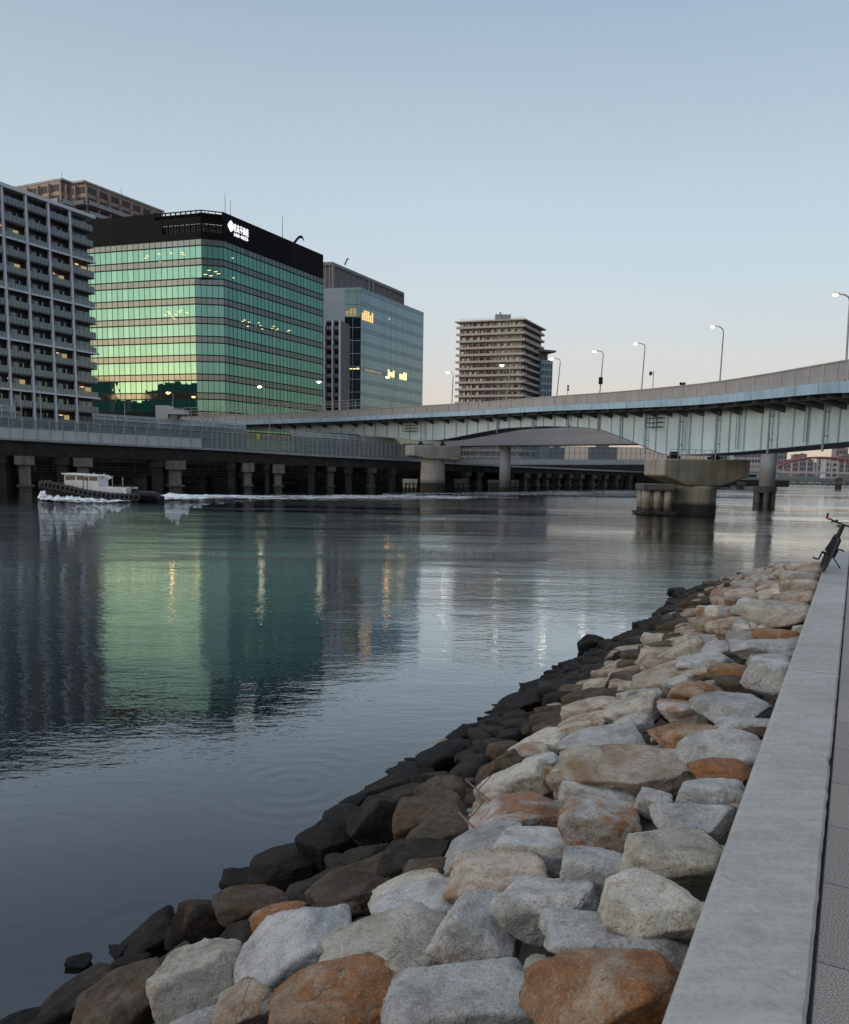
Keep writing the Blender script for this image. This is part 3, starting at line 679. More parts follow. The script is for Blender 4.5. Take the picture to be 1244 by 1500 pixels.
def ladder(i, off, z0, z1, parent, w_=.45, step=.3):
    mb = MB(); a = p.at(i, off, 0); t = Vector((p.t[i].x, p.t[i].y, 0))*w_/2
    for s_ in (-1, 1): mb.bar(a+t*s_+Vector((0, 0, z0)), a+t*s_+Vector((0, 0, z1)), .06)
    z = z0+.15
    while z < z1: mb.bar(a-t+Vector((0, 0, z)), a+t+Vector((0, 0, z)), .04); z += step
    mb.build('ladder', M['blue_dark'], parent)
for px in (624, 1008, 1091, 1191): i = p.near_px(px, WB); ladder(i, WB+.3, wz[i]+.3, p.p[i].z-1.1, br, .6)
for px, ppx in ((609, 624), (967, 972)):
    i = p.near_px(px, WB); mb = MB(); z = p.p[i].z-1.1
    for dz in (-2.2, -1.6, -1.0, -.4):
        for o in (WB+.1, WB+1.1): mb.bar(p.at(i-1, o, z+dz), p.at(i+2, o, z+dz), .08)
        for k in (-1, 2): mb.bar(p.at(i+k, WB, z+dz), p.at(i+k, WB+1.1, z+dz), .08)
    for k in (-1, 0, 1, 2): mb.bar(p.at(i+k, WB+1.1, z-2.2), p.at(i+k, WB+1.1, z), .08)
    mb.build('inspection_cage', M['under'], br)
# tall open mesh screen above the far left part of the parapet
mb = MB(); i = i_wall
while i < N-2:
    z = p.p[i].z+1.55; mb.bar(p.at(i, -.3, z), p.at(i, -.3, z+2.0), .10); i += 2
for dz in (.7, 1.35, 2.0): p.sweep(mb, i_wall, N, lambda i: [(-.34, p.p[i].z+1.5+dz), (-.27, p.p[i].z+1.5+dz), (-.27, p.p[i].z+1.58+dz), (-.34, p.p[i].z+1.58+dz)])
mb.build('mesh_screen', M['rail'], br)
# ------------------------------------------------------------------ hammerhead piers of the main bridge
def hammer(name, label, pxl, pxr, cpl, cpr, ytop, yend, ycap, ybase, D, depth, turn, mat, flare=0, base_r=1.0):
    C = atY((cpl+cpr)/2, ybase, D); C.z = 0
    root = empty(name, (C.x, C.y, -3), label, 'bridge pier')
    zt = atY((cpl+cpr)/2, ytop, D).z; ze = atY((cpl+cpr)/2, yend, D).z; zc_ = atY((cpl+cpr)/2, ycap, D).z
    k = D/F; xl = (pxl-(cpl+cpr)/2)*k; xr = (pxr-(cpl+cpr)/2)*k; r = (cpr-cpl)/2*k
    ca, sa = math.cos(turn), math.sin(turn)
    def W(x, y, z): return Vector((C.x+x*ca-y*sa, C.y+x*sa+y*ca, z))
    ch = .75; d = depth/2
    prof = [(xl/ca, ze), (xl/ca, zt), (xr/ca, zt), (xr/ca, ze), (r*.9, zc_), (-r*.9, zc_)]
    mb = MB(); vs = []
    for y in (-d, d): vs += [W(x, y, z) for x, z in prof]
    n = len(prof); mb.add(vs, [tuple(range(n-1, -1, -1)), tuple(range(n, 2*n))]+[(i, (i+1) % n, n+(i+1) % n, n+i) for i in range(n)])
    cap = mb.build('pier_cap', mat, root)
    bv = cap.modifiers.new('b', 'BEVEL'); bv.width = .18; bv.segments = 2
    ztide = 1.15*D/93
    mb = MB(); prf = []
    for z in np.linspace(ztide, zc_-.02, 6): prf.append((r*(1+flare*(1-(z-ztide)/(zc_-ztide))), z))
    mb.lathe(prf, C, 40); mb.build('column', mat, root, True)
    mb = MB(); r0 = r*(1+flare)*1.012; mb.lathe([(r0, -3), (r0*1.006, .5), (r0, ztide*.9), (r0*.99, ztide+.02)], C, 40); mb.build('tide_band', M['tide'], root, True)
    for x in (xl*.55, xr*.45):
        mb = MB(); c = W(x, 0, zt); mb.box(c.x-.6, c.x+.6, c.y-.6, c.y+.6, zt+.01, zt+.35); mb.box(c.x-.35, c.x+.35, c.y-.35, c.y+.35, zt+.36, zt+.85); mb.build('bearing', M['black'], root)
    mb = MB(); n = 9
    for i in range(n+1):
        q = W(xl+.5+(xr-xl-1)*i/n, -d+.15, zt)
        mb.bar(q, q+Vector((0, 0, 1.05)), .05)
    for hz_ in (.55, 1.05): mb.bar(W(xl+.5, -d+.15, zt+hz_), W(xr-.5, -d+.15, zt+hz_), .05)
    mb.build('railing', M['galv'], root)
    return root
hammer('bridge_pier', 'large weathered concrete hammerhead pier with dark tide band under the right span', 950, 1084, 983.5, 1046, 673, 697, 711, 752, 93, 4.6, R(14), M['concrete'])
hammer('bridge_pier', 'grey concrete hammerhead pier standing in the wake left of midstream', 599, 667, 616.5, 650.5, 653, 668, 672.5, 721, 156, 5.5, R(20), M['concrete_grey'], .06)
# ------------------------------------------------------------------ grey box girder bridge behind, on round columns
pA, pB = atY(739, 719, 174), atY(1122, 735, 132)
zb = 9.9; d = (pA-pB).normalized()
pts = [pB-d*34, pB-d*15, pB, pB+d*20, pB+d*40, pA, pA+d*14, pA+d*26+Vector((0, 4, 0))]
pth = Path([Vector((q.x, q.y, zb)) for q in pts], 2.0); M2 = len(pth.p)-1
b2 = empty('bridge', (pA.x, pA.y, 0), 'plain grey box girder bridge on round columns half hidden behind the blue bridge', 'bridge')
mb = MB(); pth.sweep(mb, 0, M2, lambda i: [(2.6, zb), (-6, zb), (-6, zb+3.0), (-6.5, zb+4.6), (3.2, zb+4.6), (2.7, zb+1.9)]); mb.build('girder', M['boxgirder'], b2)
mb = MB(); pth.sweep(mb, 0, M2, lambda i: [(3.3, zb+4.61), (3.1, zb+4.61), (3.1, zb+5.6), (3.3, zb+5.6)]); mb.build('parapet', M['parapet'], b2)
for C, px, wpx, lab in ((pA, 739, 16, 'slim round grey column standing in the canal beneath the grey box girder'), (pB, 1122, 22, 'round grey column rising from a pile platform at right of the big pier')):
    D = C.y; r = wpx/2*D/F; rt_ = empty('bridge_column', (C.x, C.y, -3), lab, 'bridge column')
    z0 = 0 if px == 739 else atY(1122, 712, D).z
    mb = MB(); mb.lathe([(r, z0-.02 if px != 739 else .8), (r, zb-.02)], C, 32); mb.build('shaft', M['concrete_pale'], rt_, False)
    if px == 739:
        mb = MB(); mb.lathe([(r*1.01, -3), (r*1.01, .82)], C, 32); mb.build('tide_band', M['tide'], rt_, True)
    for o in rt_.children:
        for pl_ in o.data.polygons: pl_.use_smooth = abs(pl_.normal.z) < .5
    if px != 739:
        mb = MB(); mb.lathe([(r*1.55, z0-1.05), (r*1.55, z0-.03)], (C.x-.3, C.y), 8); mb.build('pile_platform', M['concrete_dark'], rt_)
        for k in range(6):
            a = 2*math.pi*k/6+.3; mb = MB(); mb.lathe([(.42, -3), (.42, z0-1.06)], (C.x-.3+math.cos(a)*r*1.1, C.y+math.sin(a)*r*1.1), 12); mb.build('pile', M['concrete_dark'], rt_, True)
# fender dolphins
def dolphin(px0, px1, ytop, ycapb, ybase, D, label, piles, mats=('concrete_dark', 'concrete'), collar=True):
    a, b = atY(px0, ybase, D), atY(px1, ybase, D); c = (a+b)/2; w_ = (b.x-a.x); zt = atY(px0, ytop, D).z; zc_ = atY(px0, ycapb, D).z
    rt_ = empty('dolphin', (c.x, c.y, -3), label, 'pile dolphin')
    mb = MB(); x0, x1 = c.x-w_/2, c.x+w_/2; mb.box(x0, x1, c.y-w_/2, c.y+w_/2, zc_, zt); o = mb.build('cap', M[mats[0]], rt_); bv = o.modifiers.new('b', 'BEVEL'); bv.width = .1; bv.segments = 2
    for i in range(piles):
        for j in range(2):
            mb = MB(); r = w_/piles*.40; q = (x0+w_*(i+.5)/piles, c.y+(-w_*.3 if j == 0 else w_*.3)); mb.lathe([(r, .75), (r*.98, zc_-.01)], q, 14); pi_ = mb.build('pile', M[mats[1]], rt_, True)
            mb = MB(); mb.lathe([(r*1.03, -3), (r*1.03, .76)], q, 14); mb.build('tide_band', M['tide'], pi_, True)
    if collar:
        mb = MB(); mb.box(x0-.15, x1+.15, c.y-w_/2-.1, c.y+w_/2+.1, .05, .35); mb.build('waling', M['tide'], rt_)
dolphin(934.5, 980.5, 708, 717.5, 750, 91, 'weathered pile dolphin with concrete cap beside the large hammerhead pier', 3)
dolphin(590, 612, 701.5, 707.5, 720.5, 158, 'pale row of short piles under a cap left of the midstream pier', 4, ('concrete_grey', 'concrete_grey'), False)
dolphin(665, 684, 702, 708, 719, 160, 'dark pile dolphin just right of the midstream pier', 3, ('concrete_dark', 'concrete_dark'), False)
dolphin(715, 731, 703, 708, 719, 168, 'dark pile dolphin left of the slim round column', 4, ('concrete_dark', 'concrete_dark'), False)
dolphin(749, 760, 703, 708, 719, 172, 'dark pile dolphin right of the slim round column', 3, ('concrete_dark', 'concrete_dark'), False)
dolphin(1080, 1090, 706, 708.5, 713, 240, 'small pile dolphin between the big pier and the round column', 2, ('concrete_dark', 'concrete_dark'), False)
dolphin(1224, 1232, 700, 704, 716, 262, 'lone dark pile standing out in the water at far right', 1, ('concrete_dark', 'concrete_dark'), False)
# ------------------------------------------------------------------ expressway viaduct on the far bank
v_tab = [(-90, 636, 126), (0, 641, 130), (150, 649, 138), (330, 658, 151), (460, 666, 159), (600, 673.5, 169), (700, 680, 182), (800, 684.5, 200), (950, 691, 236), (1060, 693.5, 270), (1110, 694, 285)]
vp = Path([atY(x, y, D) for x, y, D in v_tab], 1.0)
# this path runs left to right, so its left-hand normal points away from the camera: use negative offsets toward it
VN = len(vp.p)-1
va = empty('viaduct', (vp.p[VN//4].x, vp.p[VN//4].y, 0), 'low dark expressway viaduct with mesh fence running along the far bank', 'viaduct')
i600 = vp.near_px(612); i290 = vp.near_px(292)
mb = MB(); vp.sweep(mb, 0, VN, lambda i: [(.02, vp.p[i].z-.45), (9, vp.p[i].z-.45), (9, vp.p[i].z-.02), (.02, vp.p[i].z-.02)]); mb.build('deck', M['asphalt'], va)
mb = MB(); vp.sweep(mb, 0, VN, lambda i: [(-.15, vp.p[i].z-.32), (.01, vp.p[i].z-.32), (.01, vp.p[i].z+.05), (-.15, vp.p[i].z+.05)]); mb.build('kerb', M['galv'], va)
def vdep(i):
    x = proj(vp.p[i])[0]; return interp([(0, 2.3), (330, 1.9), (600, 1.5), (950, .8)], x)
for o0, o1 in ((.25, .6), (2.8, 3.2), (6, 6.4)):
    mb = MB(); vp.sweep(mb, 0, VN, lambda i: [(o0, vp.p[i].z-.46-vdep(i)), (o1, vp.p[i].z-.46-vdep(i)), (o1, vp.p[i].z-.46), (o0, vp.p[i].z-.46)])
    if o0 < 1:
        vp.sweep(mb, 0, VN, lambda i: [(.0, vp.p[i].z-.52-vdep(i)), (.85, vp.p[i].z-.52-vdep(i)), (.85, vp.p[i].z-.46-vdep(i)), (.0, vp.p[i].z-.46-vdep(i))])
        for i in range(0, VN, 3): mb.bar(vp.at(i, .2, vp.p[i].z-.5-vdep(i)), vp.at(i, .2, vp.p[i].z-.5), .12)
    mb.build('girder', M['soot'], va)
mb = MB(); vp.sweep(mb, 0, i290, lambda i: [(.05, vp.p[i].z+.02), (.15, vp.p[i].z+.02), (.15, vp.p[i].z+1.75), (.05, vp.p[i].z+1.75)])
for i in range(0, i290, 4): mb.bar(vp.at(i, .02, vp.p[i].z+.0), vp.at(i, .02, vp.p[i].z+1.78), .1)
mb.build('barrier', M['offwhite'], va)
def meshmat(name, col, op, sc=1.0):
    m, t = newmat(name); d = t('ShaderNodeBsdfPrincipled', {'Base Color': (*col, 1), 'Roughness': .5}); tr = t('ShaderNodeBsdfTransparent')
    mx = t('ShaderNodeMixShader', {0: op, 1: tr.outputs[0], 2: d.outputs[0]}); t.l.new(mx.outputs[0], t.out.inputs[0]); return m
M['acryl'] = meshmat('clear_panel', (.25, .28, .30), .45)
M['wiremesh'] = meshmat('wire_mesh', (.22, .24, .26), .55)
mb = MB(); vp.sweep(mb, 0, i600, lambda i: [(.08, vp.p[i].z+.06), (.11, vp.p[i].z+.06), (.11, vp.p[i].z+3.1), (.08, vp.p[i].z+3.1)]); fn = mb.build('fence_mesh', M['acryl'], va)
mb = MB(); i = 0
while i < i600: mb.bar(vp.at(i, -.0, vp.p[i].z), vp.at(i, -.0, vp.p[i].z+3.3), .11); i += 1 if proj(vp.p[i])[0] > 300 else 2
for dz in (1.85, 3.1): vp.sweep(mb, 0, i600, lambda i: [(-.03, vp.p[i].z+dz), (.05, vp.p[i].z+dz), (.05, vp.p[i].z+dz+.07), (-.03, vp.p[i].z+dz+.07)])
mb.build('fence_post', M['galv'], va)
# curved inward canopy screens on the far side of the deck
def canopy(px0, px1, off, hgt, name):
    i0, i1 = vp.near_px(px0), vp.near_px(px1); mb = MB(); sh = MB()
    prof = [(0, 0), (0, hgt*.62), (.25, hgt*.80), (.8, hgt*.93), (1.5, hgt)]
    for i in range(i0, i1+1, 2): mb.tube([vp.at(i, off-o*-1.0, vp.p[i].z+z) for o, z in prof], .07, 5)
    for fz in (1, 2, 3, 4):
        o, z = prof[fz]; mb.tube([vp.at(i, off+o, vp.p[i].z+z) for i in range(i0, i1+1, 3)], .05, 5)
    pr = [(o+.08, z-.02) for o, z in prof]+[(o+.11, z+.01) for o, z in reversed(prof)]
    vp.sweep(sh, i0, i1, lambda i: [(off+o, vp.p[i].z+z) for o, z in pr], 0, 2)
    s_ = sh.build('canopy_screen', M['wiremesh'], va); mb.build('canopy_rib', M['galv'], s_)
canopy(-80, 27, 1.0, 5.5, 'a'); canopy(145, 372, 5.0, 5.4, 'b'); canopy(440, 600, 4.0, 4.6, 'c')
mb = MB(); q = vp.near_px(376); a = vp.at(q, -.06, vp.p[q].z+2.3); mb.box(a.x-.3, a.x+.3, a.y-.1, a.y-.04, a.z, a.z+.95); mb.build('warning_plate', plain('yellow_plate', (.42, .5, .06), .5), va)
# thin poles on the viaduct
for px, yt in ((31, 573), (65, 573), (189, 590), (314, 588), (327, 588), (402, 600)):
    i = vp.near_px(px); a = vp.at(i, 3, vp.p[i].z); q = atY(px, yt, a.y)
    t_ = empty('pole', (a.x, a.y, a.z), 'thin grey pole on the viaduct deck in front of the far buildings', 'pole', 'thin poles along the viaduct')
    mb = MB(); mb.tube([a, (a.x, a.y, q.z)], [.09, .06], 6); mb.build('shaft', M['galv'], t_)
# bents: concrete cap and column, every one a thing
pale = {36: 1, 120: 1, 255: 1, 367: 1, 411: 1}
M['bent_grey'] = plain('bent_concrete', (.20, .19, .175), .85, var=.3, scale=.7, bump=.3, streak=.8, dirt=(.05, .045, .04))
BENTS = [(-60, 26), (36, 26), (120, 26), (255, 30), (367, 17), (411, 17), (486, 12), (545, 12), (689, 11), (705, 10), (771, 10), (790, 10), (806, 9), (823, 9), (838, 9), (855, 9), (872, 9), (888, 8), (905, 8), (925, 8)]
for px, wpx in BENTS:
    i = vp.near_px(px); z = vp.p[i].z-.53-vdep(i); D = vp.p[i].y; w_ = wpx*D/F; lp = pale.get(px)
    lab = {36: 'stained concrete viaduct bent with square cap, behind the tug stern at far left', 120: 'stained concrete viaduct bent rising right behind the tug wheelhouse', 255: 'stained concrete viaduct bent right of the tug bow wave', 367: 'slender concrete viaduct bent, left one of the close pair', 411: 'slender concrete viaduct bent, right one of the close pair'}.get(px, 'dark concrete bent with cap under the viaduct' )
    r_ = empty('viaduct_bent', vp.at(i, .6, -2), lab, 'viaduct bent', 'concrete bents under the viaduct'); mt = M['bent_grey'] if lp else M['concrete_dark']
    mb = MB(); u = vp.t[i]; c = vp.at(i, 1.4, 0).to_2d(); n = vp.n[i]
    def bx(hw, d0, d1, z0, z1): 
        q = [c-u*hw+n*d0, c+u*hw+n*d0, c+u*hw+n*d1, c-u*hw+n*d1]; mb.hexa([(*v, z0) for v in q], [(*v, z1) for v in q])
    bx(w_/2, -1.6, 6, z-1.45*D/130 if lp else z-1.0, z-.02); mb.build('cap', mt, r_)
    mb = MB(); bx(w_*.29, -1.2, .4, .9, z-1.46*D/130 if lp else z-1.01); mb.build('column', mt, r_)
    mb = MB(); bx(w_*.31, -1.3, .5, -2, .89); bx(w_*.45, -1.5, .8, .6, 1.0); mb.build('footing', M['concrete_dark'], r_)
for px, wpx in ((4, 9), (88, 16), (231, 15), (338, 9), (390, 6), (460, 9), (515, 9), (575, 9), (755, 6), (780, 6), (815, 6), (848, 6), (880, 6), (915, 6), (940, 6)):
    i = vp.near_px(px); z = vp.p[i].z-.53-vdep(i); w_ = wpx*vp.p[i].y/F
    r_ = empty('viaduct_bent', vp.at(i, .5, -2), 'black blocky viaduct bent standing between the concrete ones', 'viaduct bent', 'black bents under the viaduct')
    c = vp.at(i, .9, 0); mb = MB(); mb.box(c.x-w_/2, c.x+w_/2, c.y-.6, c.y+3, -2, z-1.3); mb.build('column', M['soot'], r_)
    mb = MB(); mb.box(c.x-w_*.7, c.x+w_*.7, c.y-.9, c.y+3.2, z-1.29, z-.02); mb.build('cap', M['soot'], r_)
# quay behind the viaduct, pipes and stacked beams in its shadow
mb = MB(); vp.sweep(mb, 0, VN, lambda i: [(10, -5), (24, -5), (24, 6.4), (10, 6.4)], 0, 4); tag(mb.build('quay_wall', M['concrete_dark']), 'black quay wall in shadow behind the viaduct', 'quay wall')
mb = MB(); vp.sweep(mb, 0, VN, lambda i: [(24.01, -5), (400, -5), (400, 2.0), (24.01, 2.0)], 0, 6); tag(mb.build('far_bank', M['asphalt']), kind='structure')
i0_, i1_ = vp.near_px(-40), vp.near_px(600)
sw = empty('service_walkway', vp.at((i0_+i1_)//2, 8, 3), 'narrow pale service walkway with railing in the shadow under the viaduct', 'walkway')
def wz_(i): return vp.p[i].z-.53-vdep(i)
mb = MB(); vp.sweep(mb, i0_, i1_, lambda i: [(8, wz_(i)-.55), (8.8, wz_(i)-.55), (8.8, wz_(i)-.12), (8, wz_(i)-.12)], 0, 3); mb.build('edge_beam', M['white'], sw)
mb = MB()
for i in range(i0_, i1_, 3): mb.bar(vp.at(i, 7.9, wz_(i)-2.6), vp.at(i, 7.9, wz_(i)-.56), .09)
for dz in (1.6, 2.1, 2.6): vp.sweep(mb, i0_, i1_, lambda i: [(7.85, wz_(i)-dz), (7.95, wz_(i)-dz), (7.95, wz_(i)-dz+.08), (7.85, wz_(i)-dz+.08)], 0, 3)
mb.build('railing', M['galv'], sw)
M['rust'] = plain('rusty_steel', (.13, .075, .06), .8, var=.3)
px_rng = [(5, 60, 1.0), (60, 200, 1.3), (160, 232, 2.0), (200, 330, .9), (330, 460, .8), (460, 590, .9)]
for k, (x0, x1, z) in enumerate(px_rng):
    i0, i1 = vp.near_px(x0), vp.near_px(x1); mb = MB(); mb.tube([vp.at(i, 5+k % 2, z+.5) for i in range(i0, i1+1, 3)], .28, 8)
    tag(mb.build('pipe', M['rust'] if k in (1, 3) else M['concrete_dark']), 'long horizontal pipe slung under the dark viaduct', 'pipe', 'pipes under the viaduct')
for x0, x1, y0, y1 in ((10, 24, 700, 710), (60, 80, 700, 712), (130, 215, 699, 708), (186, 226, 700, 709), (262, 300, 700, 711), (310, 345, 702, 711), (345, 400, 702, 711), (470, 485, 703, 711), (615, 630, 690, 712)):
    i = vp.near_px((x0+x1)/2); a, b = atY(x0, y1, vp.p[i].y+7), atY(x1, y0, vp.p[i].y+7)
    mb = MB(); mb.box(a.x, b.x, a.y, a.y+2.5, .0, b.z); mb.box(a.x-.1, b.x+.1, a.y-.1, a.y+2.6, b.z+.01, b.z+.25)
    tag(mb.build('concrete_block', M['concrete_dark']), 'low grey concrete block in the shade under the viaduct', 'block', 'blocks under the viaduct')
# control hut on the viaduct
a = atY(228, 613, 152); b = atY(258, 594, 152)
h = empty('control_hut', (a.x, a.y, 8), 'small grey concrete hut with overhanging slab roof in front of green office', 'hut')
mb = MB(); mb.box(a.x, b.x-1.6, a.y, a.y+4, 7, b.z); mb.build('wall', M['concrete_pale'], h)
mb = MB(); q = atY(270, 600, 152); mb.box(b.x-1.58, q.x, a.y-.3, a.y+3, q.z-.9, q.z); mb.build('roof', M['concrete_pale'], h)
mb = MB(); mb.box(b.x-1.5, b.x, a.y+.3, a.y+2.5, 7, q.z-.91); mb.build('post', M['concrete_grey'], h)
# ------------------------------------------------------------------ pale ramp joining the viaduct at right
r_tab = [(590, 671.5, 185), (655, 672, 190), (740, 672.5, 200), (850, 673, 215), (960, 673.5, 232), (1060, 675, 255)]
rp = Path([atY(x, y, D) for x, y, D in r_tab], 2.0); RN = len(rp.p)-1
ra = empty('ramp', (rp.p[RN//2].x, rp.p[RN//2].y, 0), 'pale grey curved ramp with slatted fence behind the slim round column', 'ramp')
mb = MB(); rp.sweep(mb, 0, RN, lambda i: [(0, rp.p[i].z-1.4), (4, rp.p[i].z-3.6), (9, rp.p[i].z-3.6), (9, rp.p[i].z), (0, rp.p[i].z)]); mb.build('girder', M['concrete_pale'], ra)
mb = MB(); rp.sweep(mb, 0, RN, lambda i: [(.1, rp.p[i].z+.02), (.14, rp.p[i].z+.02), (.14, rp.p[i].z+3.4), (.1, rp.p[i].z+3.4)]); mb.build('fence_mesh', M['acryl'], ra)
mb = MB()
for i in range(0, RN): mb.bar(rp.at(i, .05, rp.p[i].z), rp.at(i, .05, rp.p[i].z+3.5), .14)
for dz in (.1, 1.8, 3.4): rp.sweep(mb, 0, RN, lambda i: [(-.02, rp.p[i].z+dz), (.12, rp.p[i].z+dz), (.12, rp.p[i].z+dz+.08), (-.02, rp.p[i].z+dz+.08)])
mb.build('fence_post', M['galv'], ra)
for px in (700, 830, 935):
    i = rp.near_px(px); c = rp.at(i, 4.5, 0); mb = MB(); mb.box(c.x-1.2, c.x+1.2, c.y-.8, c.y+.8, -3, rp.p[i].z-3.62); mb.build('column', M['concrete_dark'], ra)
# ------------------------------------------------------------------ street lamps on the bridge
def lamp(i, hx, hy, bx, by, mt, label):
    k = p.near_px(bx, -7.5); b = p.at(k, -8.2, p.p[k].z-.1); D = b.y
    base = atY(bx, by, D); top = atY(bx+(5 if bx > 700 else 2), hy+(10 if bx > 1000 else 5), D); hd = atY(hx, hy, D)
    r_ = empty('street_lamp', (base.x, base.y, b.z), label, 'street lamp', 'street lamps along the bridge')
    r = .085; pts = [Vector((base.x, base.y, b.z)), base, top]
    e = hd+Vector((.35, 0, .02)); c = Vector((top.x+(top.x-base.x)*.05, top.y, hd.z+.02))
    for t in (.35, .7): pts.append(top*(1-t)**2+c*2*t*(1-t)+e*t*t)
    pts.append(e)
    mb = MB(); mb.tube(pts, [.11, .10, .08, .075, .07, .06], 8); mb.build('pole', M['galv'], r_, True)
    s_ = max(.16, D*.0016); mb = MB(); mb.hexa([hd+Vector((x*s_, y*s_, 0)) for x, y in ((-2, -1), (2.2, -.7), (2.2, .7), (-2, 1))], [hd+Vector((x*s_, y*s_, .8*s_)) for x, y in ((-1.4, -.6), (2.2, -.4), (2.2, .4), (-1.4, .6))]); hdm = mb.build('lamp_head', M['galv'], r_)
    mb = MB(); mb.lathe([(.5*s_, hd.z-1.0*s_), (1.3*s_, hd.z-.6*s_), (1.5*s_, hd.z-.01)], (hd.x-.4*s_, hd.y), 12); mb.build('lamp_glass', mt, hdm, True)
W_, A_ = M['lamp_white'], M['lamp_amber']
LAMPS = [(1225, 431, 1240, 530, A_, 'tall street lamp with amber light at right edge of photo'), (1045, 478, 1055, 555, W_, 'white street lamp on the bridge, second from the right edge'),
 (932, 503, 940, 570, W_, 'white street lamp on the bridge left of the round red sign'), (872, 514, 879, 574, W_, 'white street lamp carrying a small box, fourth from the right'),
 (809, 525, 816, 579, W_, 'white street lamp standing against the pale annex of the banded tower'), (736, 535, 742, 588, W_, 'white street lamp in front of the brown banded tower'),
 (657, 545, 662, 592, W_, 'white street lamp in open sky left of the banded tower'), (569, 552, 574, 594, A_, 'amber street lamp in front of the pale blue glass office'),
 (468, 559, 473, 597, W_, 'white street lamp at the right corner of the green office'), (381, 566, 386, 600, W_, 'white street lamp before the right face of the green office'),
 (247, 575, 252, 604, A_, 'amber street lamp above the small concrete hut')]
for i, a in enumerate(LAMPS): lamp(i, *a)
def post_sign(px, ytop, ybot, label, discs):
    k = p.near_px(px, -.6); b = p.at(k, -.6, p.p[k].z); t_ = atY(px, ytop, b.y)
    r_ = empty('road_sign', b, label, 'road sign'); mb = MB(); mb.tube([b, (b.x, b.y, t_.z)], .05, 6); mb.build('post', M['galv'], r_)
    for (y, rad, m_) in discs:
        q = atY(px, y, b.y-.1); rr = rad*b.y/F; mb = MB(); n = 14
        mb.add([(q.x+math.cos(6.283*j/n)*rr, q.y+dy, q.z+math.sin(6.283*j/n)*rr*1.25) for dy in (-.03, .03) for j in range(n)], [tuple(range(n)), tuple(range(2*n-1, n-1, -1))]+[(j, n+j, n+(j+1) % n, (j+1) % n) for j in range(n)]); mb.build('plate', m_, r_)
M['sign_red'] = plain('sign_back_red', (.10, .03, .025), .6); M['sign_blue'] = plain('sign_blue', (.06, .08, .2), .6)
post_sign(953.5, 543, 570, 'dark red round sign on a thin post above the bridge parapet', [(547, 2.4, M['sign_red'])])
post_sign(832.5, 563, 578, 'pair of small round signs stacked on one post on the bridge', [(566, 1.5, M['sign_red']), (570.5, 1.6, M['sign_blue'])])
k = p.near_px(1000, -.6); b = p.at(k, -.5, p.p[k].z+1.45); r_ = empty('warning_light', b, 'small twin warning light on top of the bridge parapet', 'warning light')
for dx in (-.25, .25):
    q = atY(1000+dx*9, 562, b.y); mb = MB(); mb.lathe([(.12, q.z-.16), (.2, q.z), (.12, q.z+.16)], (q.x, q.y), 10); mb.build('lens', M['black'], r_, True)
q = atY(1000, 563, b.y); mb = MB(); mb.tube([b, (q.x, q.y, q.z)], .04, 6); mb.build('bracket', M['black'], r_)
k = p.near_px(879, -7.5); b = p.at(k, -8.3, 0); q = atY(879.5, 558, b.y)
mb = MB(); mb.box(q.x-.3, q.x+.3, q.y-.5, q.y-.2, q.z-.55, q.z+.55); mb.build('control_box', M['black'], [o for o in COL.objects if o.get('label', '').startswith('white street lamp carrying')][0])
# ------------------------------------------------------------------ far right: skyline, arch bridge, truss, low bridge
M['far_tower'] = plain('far_tower_grey', (.27, .25, .28), .8, var=.08, scale=.05); M['far_warm'] = plain('far_tower_brown', (.27, .215, .20), .8, var=.08, scale=.05); M['far_white'] = plain('far_white', (.52, .50, .50), .8, var=.05, scale=.05)  # far tower colours kept pale: distance haze put into the colour
M['far_glass'] = glass('far_glass', (.5, .5, .56), (.10, .10, .12), .25, .1)
def far_tower(x0, x1, yt, D, mat, label, cols=4, rows=8, twist=0):
    a, b = atY(x0, yt, D), atY(x1, yt, D); w_ = b.x-a.x
    r_ = empty('tower_block', ((a.x+b.x)/2, D, 0), label, 'tower block'); mb = MB(); mb.box(a.x, b.x, D, D+w_*.8, 0, a.z); mb.build('wall', mat, r_)
    mb = MB(); mb.box(a.x+w_*.25, a.x+w_*.7, D+w_*.2, D+w_*.6, a.z+.01, a.z+w_*.12); mb.box(a.x-.2, b.x+.2, D-.2, D+w_*.8+.2, a.z-.6, a.z-.0); mb.build('roof', mat, r_)
    for k in range(rows):
        z0 = a.z-(k+1)*3.4*D/520-.8; mb = MB()
        if z0 < 2: break
        for i in range(cols): mb.quad((a.x+w_*(i+.15)/cols, D-.05, z0), (a.x+w_*(i+.85)/cols, D-.05, z0), (a.x+w_*(i+.85)/cols, D-.05, z0+1.9*D/520), (a.x+w_*(i+.15)/cols, D-.05, z0+1.9*D/520))
        mb.build('window', M['far_glass'], r_)
far_tower(1076, 1116, 652, 470, M['far_white'], 'pale grid fronted block seen under the bridge beside the round column', 9, 9)
far_tower(1058, 1076, 655, 480, M['far_tower'], 'grey slab seen just over the cap of the big pier', 4, 8)
far_tower(1136, 1154, 655, 640, M['far_tower'], 'grey tower just right of the round column', 4, 12)
far_tower(1163, 1173, 666, 720, M['far_warm'], 'brownish tower, left of the touching pair below the bridge', 3, 10)
far_tower(1173, 1182.5, 665, 720, M['far_tower'], 'grey tower, right of the touching pair below the bridge', 3, 10)
far_tower(1184, 1192, 673, 760, M['far_tower'], 'low grey tower standing right of the touching pair', 3, 6)
far_tower(1200, 1209, 671, 800, M['far_tower'], 'slim grey tower behind the red arch beside the white block', 3, 6)
far_tower(1210.5, 1229, 673.5, 560, M['far_white'], 'squat white block behind the red arch', 2, 3)
far_tower(1226, 1243, 656, 690, M['far_tower'], 'dark grey tower beyond the red arch near the right edge', 4, 10)
